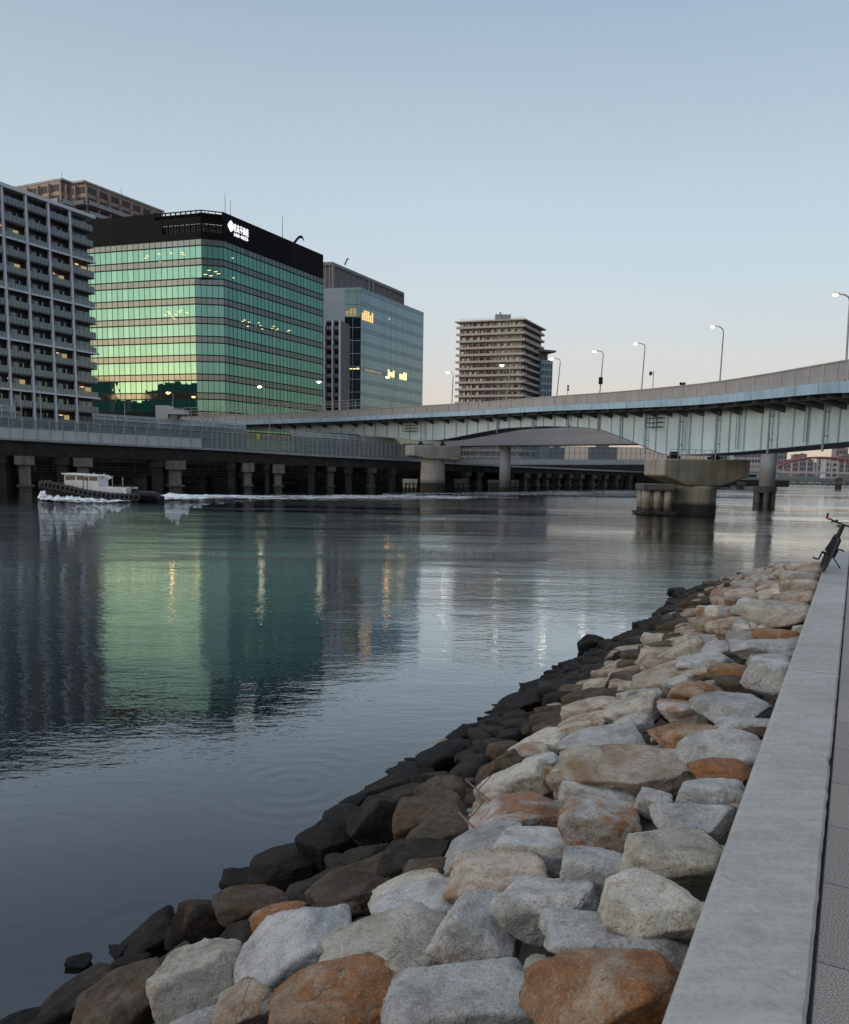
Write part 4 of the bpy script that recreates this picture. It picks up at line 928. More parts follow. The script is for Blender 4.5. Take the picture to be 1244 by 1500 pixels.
far_tower(1231, 1262, 668, 600, M['far_warm'], 'pale brown block at the right edge beyond the red arch', 5, 5)
far_tower(1150, 1163, 676, 820, M['far_tower'], 'hazy low tower between round column and the touching pair', 3, 4)
far_tower(1192, 1200, 678, 850, M['far_warm'], 'small hazy brown block behind the arch hangers', 3, 4)
far_tower(808, 828, 655.5, 420, M['far_tower'], 'dark office block glimpsed over the ramp fence', 5, 3)
far_tower(868, 905, 655, 430, M['far_tower'], 'long low grey block glimpsed over the ramp fence at right', 8, 2)
M['arch_red'] = plain('arch_red', (.27, .10, .105), .6, var=.1)
ab = empty('bridge', atY(1210, 690, 440), 'distant red arch bridge with white hangers and deck below the main bridge', 'bridge')
D = 440; mb = MB()
pts = [atY(x, y, D) for x, y in ((1128, 690), (1136, 686), (1148, 680), (1160, 675.5), (1175, 672.3), (1190, 670.6), (1205, 670.2), (1220, 671), (1235, 673), (1250, 676.5), (1270, 683), (1285, 690))]
pts = catmull(pts, 4); mb.tube(pts, .55, 8); mb.tube([q+Vector((0, 9, 0)) for q in pts], .5, 8)
for q in pts[6:-6:4]: mb.bar(q, q+Vector((0, 9, 0)), .4)
mb.build('arch', M['arch_red'], ab)
a, b = atY(1040, 688.5, D), atY(1330, 692.5, D); mb = MB(); mb.hexa([(a.x, D-1, a.z-1.2), (b.x, D-1, b.z-1.2), (b.x, D+10, b.z-1.2), (a.x, D+10, a.z-1.2)], [(a.x, D-1, a.z), (b.x, D-1, b.z), (b.x, D+10, b.z), (a.x, D+10, a.z)]); mb.build('deck', M['far_white'], ab)
for x in range(1149, 1262, 11):
    q = min(pts, key=lambda v: abs(proj(v)[0]-x)); z = a.z+(b.z-a.z)*(q.x-a.x)/(b.x-a.x); mb = MB(); mb.bar((q.x, q.y-.1, z), q, .42); mb.build('hanger', M['far_white'], ab)
for x in (1100, 1135, 1290): q = atY(x, 690, D); mb = MB(); mb.box(q.x-2, q.x+2, D, D+8, -1, q.z-1.5); mb.build('pier', M['concrete_pale'], ab)
tb = empty('bridge', atY(1100, 690, 330), 'white lattice truss footbridge behind the round column', 'bridge'); D = 330; mb = MB()
y0, y1 = 680.5, 688.5; xs = list(range(1062, 1140, 6))
mb.bar(atY(1060, y0, D), atY(1140, y0+1, D), .45); mb.bar(atY(1060, y1, D), atY(1140, y1+1, D), .6)
for j, x in enumerate(xs): mb.bar(atY(x, y1, D), atY(x+3, y0, D), .3); mb.bar(atY(x+3, y0, D), atY(x+6, y1, D), .3)
mb.build('truss', M['far_white'], tb); a, b = atY(1050, 690, D), atY(1150, 690.5, D); mb = MB(); mb.box(a.x, b.x, D+.4, D+4, a.z-.5, a.z); mb.build('deck', M['concrete_pale'], tb)
for x in (1072, 1128): q = atY(x, 690, D); mb = MB(); mb.box(q.x-.8, q.x+.8, D+1, D+3, -1, q.z-.55); mb.build('column', M['concrete_pale'], tb)
lb = empty('bridge', atY(1200, 700, 380), 'low greenish girder bridge with blue lattice crossing the far water', 'bridge'); D = 380
a, b = atY(1060, 699, D), atY(1330, 698, D); mb = MB(); mb.box(a.x, b.x, D, D+9, a.z-1.4, a.z); mb.build('deck', plain('green_grey_paint', (.20, .23, .22), .7), lb)
mb = MB(); x = a.x
while x < b.x: mb.bar((x, D+.5, a.z-1.5), (x+2, D+.5, a.z-4.0), .3); mb.bar((x+2, D+.5, a.z-4.0), (x+4, D+.5, a.z-1.5), .3); x += 4
mb.box(a.x, b.x, D+.3, D+.7, a.z-4.4, a.z-4.0); mb.build('lattice', plain('blue_lattice', (.10, .14, .24), .7), lb)
for x in (1100, 1190, 1290): q = atY(x, 700, D); mb = MB(); mb.box(q.x-1.5, q.x+1.5, D+1, D+8, -1, a.z-4.41); mb.build('pier', M['concrete_dark'], lb)
mb = MB(); q0, q1 = atY(1064, 712, 300), atY(1156, 712, 300); mb.box(q0.x, q1.x, 300, 318, -2, atY(1100, 703, 300).z); tag(mb.build('jetty', M['soot']), 'dark low jetty on the far water under the round column', 'jetty')
mb = MB(); mb.box(-1240, 1240, 470, 1240, -5, 1.6); tag(mb.build('far_shore', M['asphalt']), kind='structure')
# ------------------------------------------------------------------ tug boat
D = 104; k = D/F
def B_(x, y, dy=0): v = atY(x, y, D); return Vector((v.x, v.y+dy, v.z))
tug = empty('tugboat', B_(150, 731), 'black and white tugboat ringed with tyre fenders heading left with foaming bow wave', 'boat')
# hull stations: px, sheer y, half beam
st = [(70, 708, .5), (73, 707, 1.4), (84, 706.5, 2.1), (105, 710, 2.5), (140, 718, 2.6), (175, 722.5, 2.6), (212, 724, 2.4), (232, 727, 2.1), (236, 729, 1.5)]
mb = MB(); vs = []
for x, y, hb in st:
    t_ = B_(x, y); zz = max(t_.z, .45)
    vs += [(t_.x, D-hb, zz), (t_.x, D-hb*.9, .15), (t_.x+(.3 if x < 80 else 0), D-hb*.5, -.8), (t_.x+(.3 if x < 80 else 0), D+hb*.5, -.8), (t_.x, D+hb*.9, .15), (t_.x, D+hb, zz)]
n = len(st); fs = []
for i in range(n-1):
    for j in range(5): fs.append((i*6+j, i*6+j+1, (i+1)*6+j+1, (i+1)*6+j))
    fs.append((i*6+5, i*6, (i+1)*6, (i+1)*6+5))
fs += [tuple(range(5, -1, -1)), tuple(range((n-1)*6, n*6))]
mb.add(vs, fs); mb.build('hull', M['black'], tug)
def sheer(x): return interp([(a, b) for a, b, c in st], x), interp([(a, c) for a, b, c in st], x)
def torus(mb, c, R_, r_, ax='y', n=14, m=8, tilt=0):
    vs = []
    for i in range(n):
        a = 2*math.pi*i/n
        for j in range(m):
            b = 2*math.pi*j/m; rr = R_+r_*math.cos(b); x, z, y = rr*math.cos(a), rr*math.sin(a), r_*math.sin(b)
            if ax == 'x': x, y = y, x
            if ax == 'z': y, z = z, y
            vs.append((c[0]+x, c[1]+y, c[2]+z))
    mb.add(vs, [(i*m+j, i*m+(j+1) % m, ((i+1) % n)*m+(j+1) % m, ((i+1) % n)*m+j) for i in range(n) for j in range(m)])
x = 74
while x < 213:
    y, hb = sheer(x); q = B_(x, y+2.5); mb = MB(); torus(mb, (q.x, D-hb-.15, q.z-.12), .36, .19, 'y', 12, 7); mb.build('tyre_fender', M['rubber'], tug, True)
    if x % 2 == 0 and x > 90: pass
    x += 6.5
for y_ in (-1.1, 0, 1.1): mb = MB(); q = B_(69, 711); torus(mb, (q.x-.1, D+y_, q.z), .5, .25, 'x', 12, 7); mb.build('tyre_fender', M['rubber'], tug, True)
a, b = B_(103, 711), B_(150, 695.5); zt = b.z
M['boatwin'] = glass('boat_window', (.5, .55, .6), (.02, .02, .022), .12, .03)
mb = MB(); x0, x1 = a.x, B_(151, 710).x; z0 = B_(120, 722).z
mb.hexa([(x0, D-1.7, z0), (x1, D-1.7, z0-.4), (x1, D+1.7, z0-.4), (x0, D+1.7, z0)], [(x0, D-1.7, zt+.02), (x1, D-1.7, zt-.22), (x1, D+1.7, zt-.22), (x0, D+1.7, zt+.02)]); wh = mb.build('wheelhouse', M['white'], tug)
for (wa, wb) in ((104.5, 110.5), (111.5, 118), (121, 129), (131, 137), (139, 150)):
    p0, p1 = B_(wa, 702.5), B_(wb, 696.8); mb = MB(); mb.box(p0.x, p1.x, D-1.74, D-1.71, p0.z-(.1 if wa > 125 else 0), p1.z-(.15 if wa > 125 else 0)); mb.build('window', M['boatwin'], wh)
mb = MB()
for yy in (-1.2, .2): mb.box(x0-.04, x0-.01, D+yy, D+yy+1.1, B_(104, 702).z, B_(104, 696.5).z)
mb.build('window', M['boatwin'], wh)
mb = MB(); mb.hexa([(x0-.25, D-1.9, zt+.03), (x1+.15, D-1.9, zt-.21), (x1+.15, D+1.9, zt-.21), (x0-.25, D+1.9, zt+.03)], [(x0-.25, D-1.9, zt+.18), (x1+.15, D-1.9, zt-.06), (x1+.15, D+1.9, zt-.06), (x0-.25, D+1.9, zt+.18)]); mb.build('roof', M['white'], wh)
mb = MB(); q = B_(136, 707); mb.box(q.x-.02, q.x+.02, D-1.75, D-1.705, q.z-.8, q.z+1.0); q = B_(130, 707); mb.box(q.x-.02, q.x+.02, D-1.75, D-1.705, q.z-.8, q.z+1.0); mb.build('door_seam', M['soot'], wh)
p0, p1 = B_(151, 723), B_(194, 714); mb = MB(); mb.hexa([(p0.x, D-2.0, p0.z+.2), (p1.x, D-2.0, p1.z-.95), (p1.x, D+2.0, p1.z-.95), (p0.x, D+2.0, p0.z+.2)], [(p0.x, D-2.0, B_(151, 713).z), (p1.x, D-2.0, p1.z-.02), (p1.x, D+2.0, p1.z-.02), (p0.x, D+2.0, B_(151, 713).z)]); mb.build('deckhouse', M['white'], tug)
mb = MB(); q = B_(195, 726); mb.tube([B_(191, 715)-Vector((0, 2.05, 0)), B_(194, 722)-Vector((0, 2.6, 0)), q-Vector((0, 2.7, 0))], .07, 6); mb.build('stern_stripe', M['white'], tug)
for px, yt, yb in ((151, 694, 700), (136, 693, 697), (163, 697, 713), (178, 699, 712)): a = B_(px, yb, .4); b = B_(px, yt, .4); mb = MB(); mb.tube([a, b], .06 if px > 160 else .1, 6); mb.build('mast', M['rail'] if px > 160 else M['white'], tug)
mb = MB(); mb.bar(B_(152, 698.5), B_(163, 699.5), .25, .3); mb.bar(B_(150, 701.5), B_(160, 702), .15, .2); mb.build('searchlight', M['white'], tug)
mb = MB(); mb.bar(B_(106, 694.5), B_(114, 694.8), .3, .2); mb.build('radar', M['white'], tug)
mb = MB(); q = B_(214, 720); mb.lathe([(1.9, .5), (1.7, 1.0), (.9, 1.25)], (q.x, D), 10); mb.bar((q.x-1.3, D-1.5, 1.0), (q.x+1.8, D-1.4, .9), .6, .4); q2 = B_(197, 716); mb.box(q2.x-.3, q2.x+.3, D-.4, D+.4, .8, q2.z); mb.build('stern_gear', M['rubber'], tug)
mb = MB(); mb.bar(B_(183, 713.2), B_(195, 713.6), .2); mb.bar(B_(166, 713), B_(182, 713), .5, .25); mb.build('deck_rail', M['rust'], tug)
# ------------------------------------------------------------------ foam and wake
def foam_mat():
    m, t = newmat('foam'); n_ = noi(t, t.pos, 1.6, 6, .7); n2 = noi(t, t('ShaderNodeMapping', {'Vector': t.pos, 'Scale': (.12, .35, 1)}).outputs[0], 1, 5, .65)
    d = t('ShaderNodeBsdfPrincipled', {'Base Color': t.ramp(n_, [(.3, (.50, .56, .62)), (.65, (.85, .88, .90))]), 'Roughness': .8})
    tr = t('ShaderNodeBsdfTransparent'); at = t('ShaderNodeAttribute', attribute_name='dens'); f_ = t.math('MULTIPLY_ADD', t.math('SUBTRACT', t.math('MULTIPLY_ADD', n_, .5, t.math('MULTIPLY', n2, .5)), .5), 3.2, at.outputs['Fac'], clamp=True)
    f_ = t.ramp(f_, [(.36, 0.0), (.75, 1.0)])
    mx = t('ShaderNodeMixShader', {0: f_, 1: tr.outputs[0], 2: d.outputs[0]}); t.l.new(mx.outputs[0], t.out.inputs[0]); return m
M['foam'] = foam_mat()
def foam_sheet(pxs, name, label, hgt):
    """ribbon lying on the water: list of (px, y_near, y_far, density, height)"""
    n = 14; vs = []; dn = []; fs = []; cols = []
    xs = np.arange(pxs[0][0], pxs[-1][0], 1.0 if hgt > .2 else 2.0)
    for x in xs:
        yn, yf, de, h = [interp([(q[0], q[j]) for q in pxs], x) for j in (1, 2, 3, 4)]
        a, b = atz(x, yn, .012), atz(x, yf, .012)
        for j in range(n):
            t_ = j/(n-1); q = a.lerp(b, t_); prof = math.sin(math.pi*t_)
            nz = noise.fractal(Vector((q.x*.9, q.y*.5, 3)), 1, 2, 4)
            vs.append((q.x, q.y, .012+max(0, h*prof*(.75+.7*nz)))); dn.append(de*(prof**.5)*1.0)
    m_ = len(xs); fs = [(i*n+j, (i+1)*n+j, (i+1)*n+j+1, i*n+j+1) for i in range(m_-1) for j in range(n-1)]
    me = bpy.data.meshes.new(name); me.from_pydata(vs, [], fs); at = me.attributes.new('dens', 'FLOAT', 'POINT'); at.data.foreach_set('value', dn); me.materials.append(M['foam'])
    me.polygons.foreach_set('use_smooth', [True]*len(me.polygons)); o = bpy.data.objects.new(name, me); COL.objects.link(o); return tag(o, label, 'foam', kind='stuff')
foam_sheet([(55, 731, 729, 1.0, .2), (60, 734, 726, 1.2, 1.0), (75, 735.5, 722, 1.3, 1.4), (95, 736.5, 724, 1.15, 1.0), (130, 737, 727.5, 1.0, .5), (170, 736.5, 729, 1.0, .35), (205, 734, 730, .8, .15)], 'bow_wave', 'white foaming bow wave curling along the tug hull', 1.5)
foam_sheet([(230, 733.5, 726, 1.0, .3), (250, 733.5, 724, .95, .5), (280, 733, 724.5, .74, .28), (310, 733, 724, .68, .2), (370, 732, 724.5, .58, .1), (420, 733, 724.5, .54, .08), (500, 733, 724, .53, .07), (600, 732.5, 724, .52, .06), (680, 732, 725, .46, .04), (760, 731, 725.5, .36, .02)], 'wake', 'long streaky white wake trailing right behind the tug', .3)
# sky glints on the chop between the piers, put into a pale foam sheet
foam_sheet([(560, 726, 722, .35, .05), (640, 725, 721, .42, .05), (720, 727, 720, .45, .05), (820, 727, 718, .42, .05), (930, 727, 717, .38, .05), (1060, 731, 720, .36, .05), (1140, 733, 722, .36, .05), (1244, 735, 724, .3, .04)], 'chop', 'pale broken sky glints painted on the chop between the piers', .2)
# ------------------------------------------------------------------ bicycle
c = atz(1205, 838, 3.35); az = math.atan2(c.x, c.y); az = R(25)
bk = empty('bicycle', c, 'dark mountain bicycle with red grips leaning on the sea wall edge', 'bicycle')
S_ = .86; fwd = Vector((math.sin(az), math.cos(az), 0)); lean = R(19); rgt = Vector((math.cos(az), -math.sin(az), 0)); upv = (Vector((0, 0, 1))*math.cos(lean)+rgt*math.sin(lean)); side = rgt*math.cos(lean)-Vector((0, 0, 1))*math.sin(lean)
def K(x, y, z): return c+fwd*(x*S_)+side*(y*S_)+upv*(z*S_)      # x back, y right, z up; front wheel contact at origin
def wheel(x):
    mb = MB(); vs = []; n, m_ = 28, 8
    for i in range(n):
        a = 2*math.pi*i/n
        for j in range(m_):
            b = 2*math.pi*j/m_; rr = .335+.023*math.cos(b); vs.append(K(x+rr*math.cos(a), .023*math.sin(b), .363+rr*math.sin(a)))
    mb.add(vs, [(i*m_+j, i*m_+(j+1) % m_, ((i+1) % n)*m_+(j+1) % m_, ((i+1) % n)*m_+j) for i in range(n) for j in range(m_)]); w_ = mb.build('wheel', M['rubber'], bk, True)
    mb = MB(); mb.tube([K(x+.305*math.cos(6.2832*i/24), 0, .363+.305*math.sin(6.2832*i/24)) for i in range(25)], .012, 6)
    for i in range(16): a = 6.2832*i/16; mb.tube([K(x, .02*(-1)**i, .363), K(x+.30*math.cos(a), 0, .363+.30*math.sin(a))], .0022, 4)
    mb.tube([K(x, -.05, .363), K(x, .05, .363)], .022, 8); mb.build('rim', M['black'], w_)
wheel(0); wheel(1.06)
mb = MB()
for y in (-.055, .055): mb.tube([K(0, y, .363), K(.12, y, .68)], .016, 8)
mb.tube([K(.12, -.06, .69), K(.12, .06, .69)], .022, 8); mb.tube([K(.12, 0, .69), K(.20, 0, .93)], .024, 8); mb.build('fork', M['black'], bk)
mb = MB()
for a, b, r in (((.165, 0, .82), (.58, 0, .32), .024), ((.18, 0, .87), (.70, 0, .76), .02), ((.58, 0, .32), (.72, 0, .84), .018)): mb.tube([K(*a), K(*b)], r, 8)
for y in (-.06, .06): mb.tube([K(.58, y*.6, .32), K(1.06, y, .363)], .012, 6); mb.tube([K(.70, y*.3, .74), K(1.06, y, .363)], .010, 6)
mb.build('frame', plain('bike_frame', (.05, .015, .018), .35, var=.2), bk)
mb = MB(); mb.tube([K(.2, 0, .92), K(.13, 0, .98)], .022, 8); mb.tube([K(.17, -.34, 1.0), K(.14, -.12, .985), K(.13, 0, .98), K(.14, .12, .985), K(.17, .34, 1.0)], .014, 8)
for y in (-.19, .19): mb.bar(K(.14, y, .985), K(.06, y*1.25, .95), .018); mb.bar(K(.14, y*.8, .985), K(.14, y*.8, 1.03), .04)
hb = mb.build('handlebar', M['black'], bk)
for y in (-.34, .34):
    mb = MB(); mb.tube([K(.165, y*.70, .998), K(.17, y*.98, 1.0)], .019, 8); mb.build('grip', plain('red_grip', (.42, .10, .11), .6), hb)
    mb = MB(); mb.tube([K(.17, y*.985, 1.0), K(.12, y*1.02, 1.09)], .016, 8); mb.build('bar_end', M['black'], hb)
mb = MB(); mb.hexa([K(.60, -.02, .88), K(.60, .02, .88), K(.85, .07, .88), K(.85, -.07, .88)], [K(.60, -.015, .91), K(.60, .015, .91), K(.85, .065, .93), K(.85, -.065, .93)]); mb.tube([K(.72, 0, .82), K(.73, 0, .89)], .014, 8); mb.build('saddle', M['rubber'], bk)
mb = MB(); mb.tube([K(.58, -.13, .32), K(.58, .13, .32)], .02, 8); mb.tube([K(.58, -.12, .32), K(.52, -.13, .16)], .014, 6); mb.tube([K(.58, .12, .32), K(.64, .13, .48)], .014, 6); cr_ = mb.build('crank', M['black'], bk)
for (x, y, z) in ((.52, -.19, .16), (.64, .19, .48)): mb = MB(); mb.hexa([K(x-.05, y-.05, z-.012), K(x+.05, y-.05, z-.012), K(x+.05, y+.05, z-.012), K(x-.05, y+.05, z-.012)], [K(x-.05, y-.05, z+.012), K(x+.05, y-.05, z+.012), K(x+.05, y+.05, z+.012), K(x-.05, y+.05, z+.012)]); mb.build('pedal', M['black'], cr_)
mb = MB(); g = K(.80, .05, .33); mb.tube([g, Vector((g.x+.16, g.y-.05, 3.352))], .011, 6); mb.build('kickstand', M['black'], bk)
# ------------------------------------------------------------------ sea wall cap and walkway
ZC = 3.35
wl = [atz(965, 1500, ZC), atz(1205, 835, ZC)]; wr = [atz(1174, 1500, ZC), atz(1242.7, 853, ZC)]
wd = (wl[1]-wl[0]).normalized(); wn = Vector((wd.y, -wd.x, 0))      # along the wall; toward the walkway
capw = ((wr[0]-wl[0]).dot(wn)+(wr[1]-wl[1]).dot(wn))/2
def Wp(s, t, z): q = wl[0]+wd*s+wn*t; return Vector((q.x, q.y, z))   # s along, t to the right
s_end = (atz(1216, 806, ZC)-wl[0]).dot(wd); s_dark = (atz(1200, 853, ZC)-wl[0]).dot(wd); s_j1 = (atz(1190, 984, ZC)-wl[0]).dot(wd)
def cap_mat(name, c0, c1):
    m, t = newmat(name)
    big = noi(t, t.pos, 1.3, 5, .6); fine = noi(t, t.pos, 38, 4, .6); ch = noi(t, t.pos, 7, 6, .75)
    c = t.ramp(big, [(.3, c0), (.72, c1)])
    c = t.mix(t.ramp(ch, [(.60, 0.0), (.70, .40)]), c, tuple(min(1, x*1.75) for x in c1)); c = t.mix(t.ramp(fine, [(.35, .28), (.5, 0.0)]), c, tuple(x*.5 for x in c0))
    brd = t('ShaderNodeMapping', {'Vector': t.pos, 'Scale': (1.2, 9, 1), 'Rotation': (0, 0, R(28))}).outputs[0]
    c = t.mix(t.ramp(noi(t, brd, 1.2, 5, .7), [(.45, 0.0), (.75, .30)]), c, tuple(x*1.5 for x in c1))
    vo = t('ShaderNodeTexVoronoi', {'Vector': t.pos, 'Scale': 9}); c = t.mix(t.ramp(vo.outputs[0], [(.02, .5), (.045, 0.0)]), c, (.62, .62, .62))
    ck = t('ShaderNodeTexVoronoi', {'Vector': t('ShaderNodeVectorMath', {0: t.pos, 1: t('ShaderNodeVectorMath', {0: t('ShaderNodeTexNoise', {'Vector': t.pos, 'Scale': 3.0, 'Detail': 5}).outputs['Color'], 1: (.22, .22, .22)}, operation='MULTIPLY').outputs[0]}, operation='ADD').outputs[0], 'Scale': .55}, feature='DISTANCE_TO_EDGE'); c = t.mix(t.ramp(ck.outputs[0], [(.0015, .22), (.004, 0.0)]), c, tuple(x*.4 for x in c0)); c = t.mix(t.ramp(noi(t, t.pos, 2.6, 6, .75), [(.48, 0.0), (.70, .60)]), c, tuple(x*.62 for x in c0))
    pb = t('ShaderNodeBsdfPrincipled', {'Base Color': c, 'Roughness': .8}); b = t('ShaderNodeBump', {'Height': t.math('ADD', t.math('MULTIPLY', fine, .3), ch), 'Strength': .35, 'Distance': .006}); t.l.new(b.outputs[0], pb.inputs['Normal'])
    t.l.new(pb.outputs[0], t.out.inputs[0]); return m
M['cap'] = cap_mat('cap_concrete', (.25, .245, .236), (.38, .373, .36)); M['cap2'] = cap_mat('cap_concrete_worn', (.24, .24, .238), (.30, .30, .297))
def capseg(s0, s1, m, lab):
    n = 24; mb = MB(); rows = []
    random.seed(int(s0*10)+3)
    prof = [(-.0, ZC-2.6), (0, ZC-.03), (.008, ZC-.012), (.028, ZC), (capw-.012, ZC), (capw, ZC-.012), (capw, ZC-.4)]
    vs = []
    N_ = max(8, int((s1-s0)*25))
    for i in range(N_+1):
        s = s0+(s1-s0)*i/N_; j = noise.noise(Vector((s*9, 1, 0)))*.006+max(0, noise.noise(Vector((s*3.1, 7, 0)))-.42)*.06
        for k, (t_, z) in enumerate(prof): vs.append(Wp(s, t_-(j if k >= 4 else -abs(j)*.3 if k in (1, 2, 3) else 0), z))
    m_ = len(prof); mb.add(vs, [(i*m_+j, (i+1)*m_+j, (i+1)*m_+j+1, i*m_+j+1) for i in range(N_) for j in range(m_-1)]+[tuple(range(m_)), tuple(range(N_*m_+m_-1, N_*m_-1, -1))])
    return tag(mb.build('sea_wall', m), lab, 'sea wall', 'concrete sea wall segments')
capseg(-3.0, s_j1-.009, M['cap'], 'nearest smooth concrete sea wall segment beside the boulders at the bottom of the photo')
capseg(s_j1+.009, s_dark-.009, M['cap'], 'middle pale concrete sea wall segment between the two joints')
capseg(s_dark+.009, s_end, M['cap2'], 'farthest, darker and shorter sea wall segment under the bicycle')
# the wall and the walkway turn to the right beyond the bicycle
def pave_mat():
    m, t = newmat('paving_slabs')
    tx = t('ShaderNodeTexCoord').outputs['Object']
    br_ = t('ShaderNodeTexBrick', {'Vector': tx, 'Scale': 1.0, 'Mortar Size': .004, 'Brick Width': .6, 'Row Height': .3, 'Color1': (.36, .315, .29), 'Color2': (.27, .235, .215), 'Mortar': (.07, .065, .065)}); br_.offset = .5
    sp = noi(t, tx, 170, 3, .8); c = t.mix(t.ramp(sp, [(.42, .75), (.55, 0.0)]), br_.outputs[0], (.03, .03, .032)); c = t.mix(t.ramp(sp, [(.55, 0.0), (.66, .75)]), c, (.36, .33, .33))
    pb = t('ShaderNodeBsdfPrincipled', {'Base Color': c, 'Roughness': .85}); b = t('ShaderNodeBump', {'Height': t.math('SUBTRACT', sp, t.math('MULTIPLY', br_.outputs['Fac'], 1.5)), 'Strength': .5, 'Distance': .004}); t.l.new(b.outputs[0], pb.inputs['Normal'])
    t.l.new(pb.outputs[0], t.out.inputs[0]); return m
o = bpy.data.objects.new('walkway', None)
me = bpy.data.meshes.new('walkway'); Lw = s_end+3
me.from_pydata([(0, 0, 0), (Lw, 0, 0), (Lw, -4, 0), (0, -4, 0), (0, 0, -.5), (Lw, 0, -.5), (Lw, -4, -.5), (0, -4, -.5)], [], [(3, 2, 1, 0), (0, 1, 5, 4), (1, 2, 6, 5), (2, 3, 7, 6), (3, 0, 4, 7)])
me.materials.append(pave_mat()); o = bpy.data.objects.new('walkway', me); COL.objects.link(o)
o.location = Wp(-3, capw+.012, ZC-.012); o.rotation_euler = (0, 0, math.atan2(wd.y, wd.x)); tag(o, kind='structure')
# land behind the walkway, falling away where the shore bends right
mb = MB(); q = [Wp(-8, capw-.02, 0), Wp(s_end-.1, capw-.02, 0), Wp(s_end-.1, 300, 0), Wp(-8, 300, 0)]; mb.hexa([(v.x, v.y, -3) for v in q], [(v.x, v.y, ZC-.06) for v in q]); tag(mb.build('near_bank', M['concrete_dark']), kind='structure')
# ------------------------------------------------------------------ rock slope
S1, S2 = atz(365, 1275, 0), atz(880, 940, 0)
ptop = Wp(0, 0, ZC-.12); nrm = wd.cross((S1+S2)/2-ptop).normalized()
if nrm.z < 0: nrm = -nrm
def onslope(px, py, lift=0.0):
    d = ray(px, py); return CAM+d*(((ptop+nrm*lift)-CAM).dot(nrm)/d.dot(nrm))
down = nrm.cross(wd).normalized()
if down.z > 0: down = -down
hip = [onslope(1207, 824), onslope(1135, 832), onslope(1062, 850), onslope(985, 872)]
def rock_mat(name, cols, stain=None, samt=.0, spk=.6, wet=0.0):
    m, t = newmat(name); oi = t('ShaderNodeObjectInfo'); tx = t('ShaderNodeTexCoord').outputs['Object']
    off = t('ShaderNodeVectorMath', {0: tx, 1: oi.outputs['Location']}, operation='ADD').outputs[0]
    big = noi(t, off, 2.6, 5, .6, .4); mid = noi(t, off, 11, 6, .7); fine = noi(t, off, 75, 4, .75)
    c = t.ramp(t.math('MULTIPLY_ADD', mid, .45, t.math('MULTIPLY', big, .6)), [(.36, cols[0]), (.50, cols[1]), (.66, cols[2])])
    dirt = t.ramp(noi(t, off, 4.5, 6, .72, .5), [(.51, 0.0), (.66, .62)]); c = t.mix(dirt, c, tuple(x*y for x, y in zip(cols[0], (.8, .72, .6))))
    v = t.math('MULTIPLY_ADD', oi.outputs['Random'], .35, .82); c = t.mix(1.0, c, t('ShaderNodeCombineColor', {0: v, 1: v, 2: v}).outputs[0], 'MULTIPLY')
    if stain:
        sm = t.ramp(t.math('ADD', t.math('MULTIPLY', noi(t, off, 2.0, 6, .7, .8), .75), t.math('MULTIPLY', mid, .3)), [(.50-samt*.25, 0.0), (.60-samt*.2, 1.0)])
        sc_ = t.ramp(mid, [(.35, tuple(x*.45 for x in stain)), (.65, stain)]); c = t.mix(t.math('MULTIPLY', sm, .9), c, sc_)
    c = t.mix(t.ramp(fine, [(.34, spk), (.47, 0.0)]), c, tuple(x*.28 for x in cols[0])); c = t.mix(t.ramp(fine, [(.55, 0.0), (.70, spk*.55)]), c, tuple(min(1, x*1.5) for x in cols[2]))
    vo = t('ShaderNodeTexVoronoi', {'Vector': off, 'Scale': 26}); c = t.mix(t.ramp(vo.outputs[0], [(.10, .45*spk), (.2, 0.0)]), c, tuple(x*.3 for x in cols[0]))
    wv = t('ShaderNodeVectorMath', {0: off, 1: t('ShaderNodeVectorMath', {0: t('ShaderNodeTexNoise', {'Vector': off, 'Scale': 4.0, 'Detail': 5}).outputs['Color'], 1: (.35, .35, .35)}, operation='MULTIPLY').outputs[0]}, operation='ADD').outputs[0]
    ce = t('ShaderNodeTexVoronoi', {'Vector': wv, 'Scale': 2.3}, feature='DISTANCE_TO_EDGE').outputs[0]; crk = t.ramp(ce, [(.004, 1.0), (.016, 0.0)])
    crk = t.math('MULTIPLY', crk, t.ramp(noi(t, off, 1.7, 3), [(.54, 0.0), (.66, 1.0)])); c = t.mix(t.math('MULTIPLY', crk, .35), c, tuple(x*.25 for x in cols[0]))
    cel = t('ShaderNodeTexVoronoi', {'Vector': wv, 'Scale': 5.0}).outputs[0]
    pb = t('ShaderNodeBsdfPrincipled', {'Base Color': c, 'Roughness': .9-wet*.45, 'Specular IOR Level': .15 if max(cols[2]) < .15 else .4})
    h = t.math('ADD', t.math('ADD', t.math('MULTIPLY', mid, 1.2), t.math('MULTIPLY', cel, .8)), t.math('ADD', t.math('MULTIPLY', fine, .30), t.math('MULTIPLY', crk, -.5))); b = t('ShaderNodeBump', {'Height': h, 'Strength': .85, 'Distance': .03}); t.l.new(b.outputs[0], pb.inputs['Normal'])
    t.l.new(pb.outputs[0], t.out.inputs[0]); return m
RUST = (.27, .105, .03)
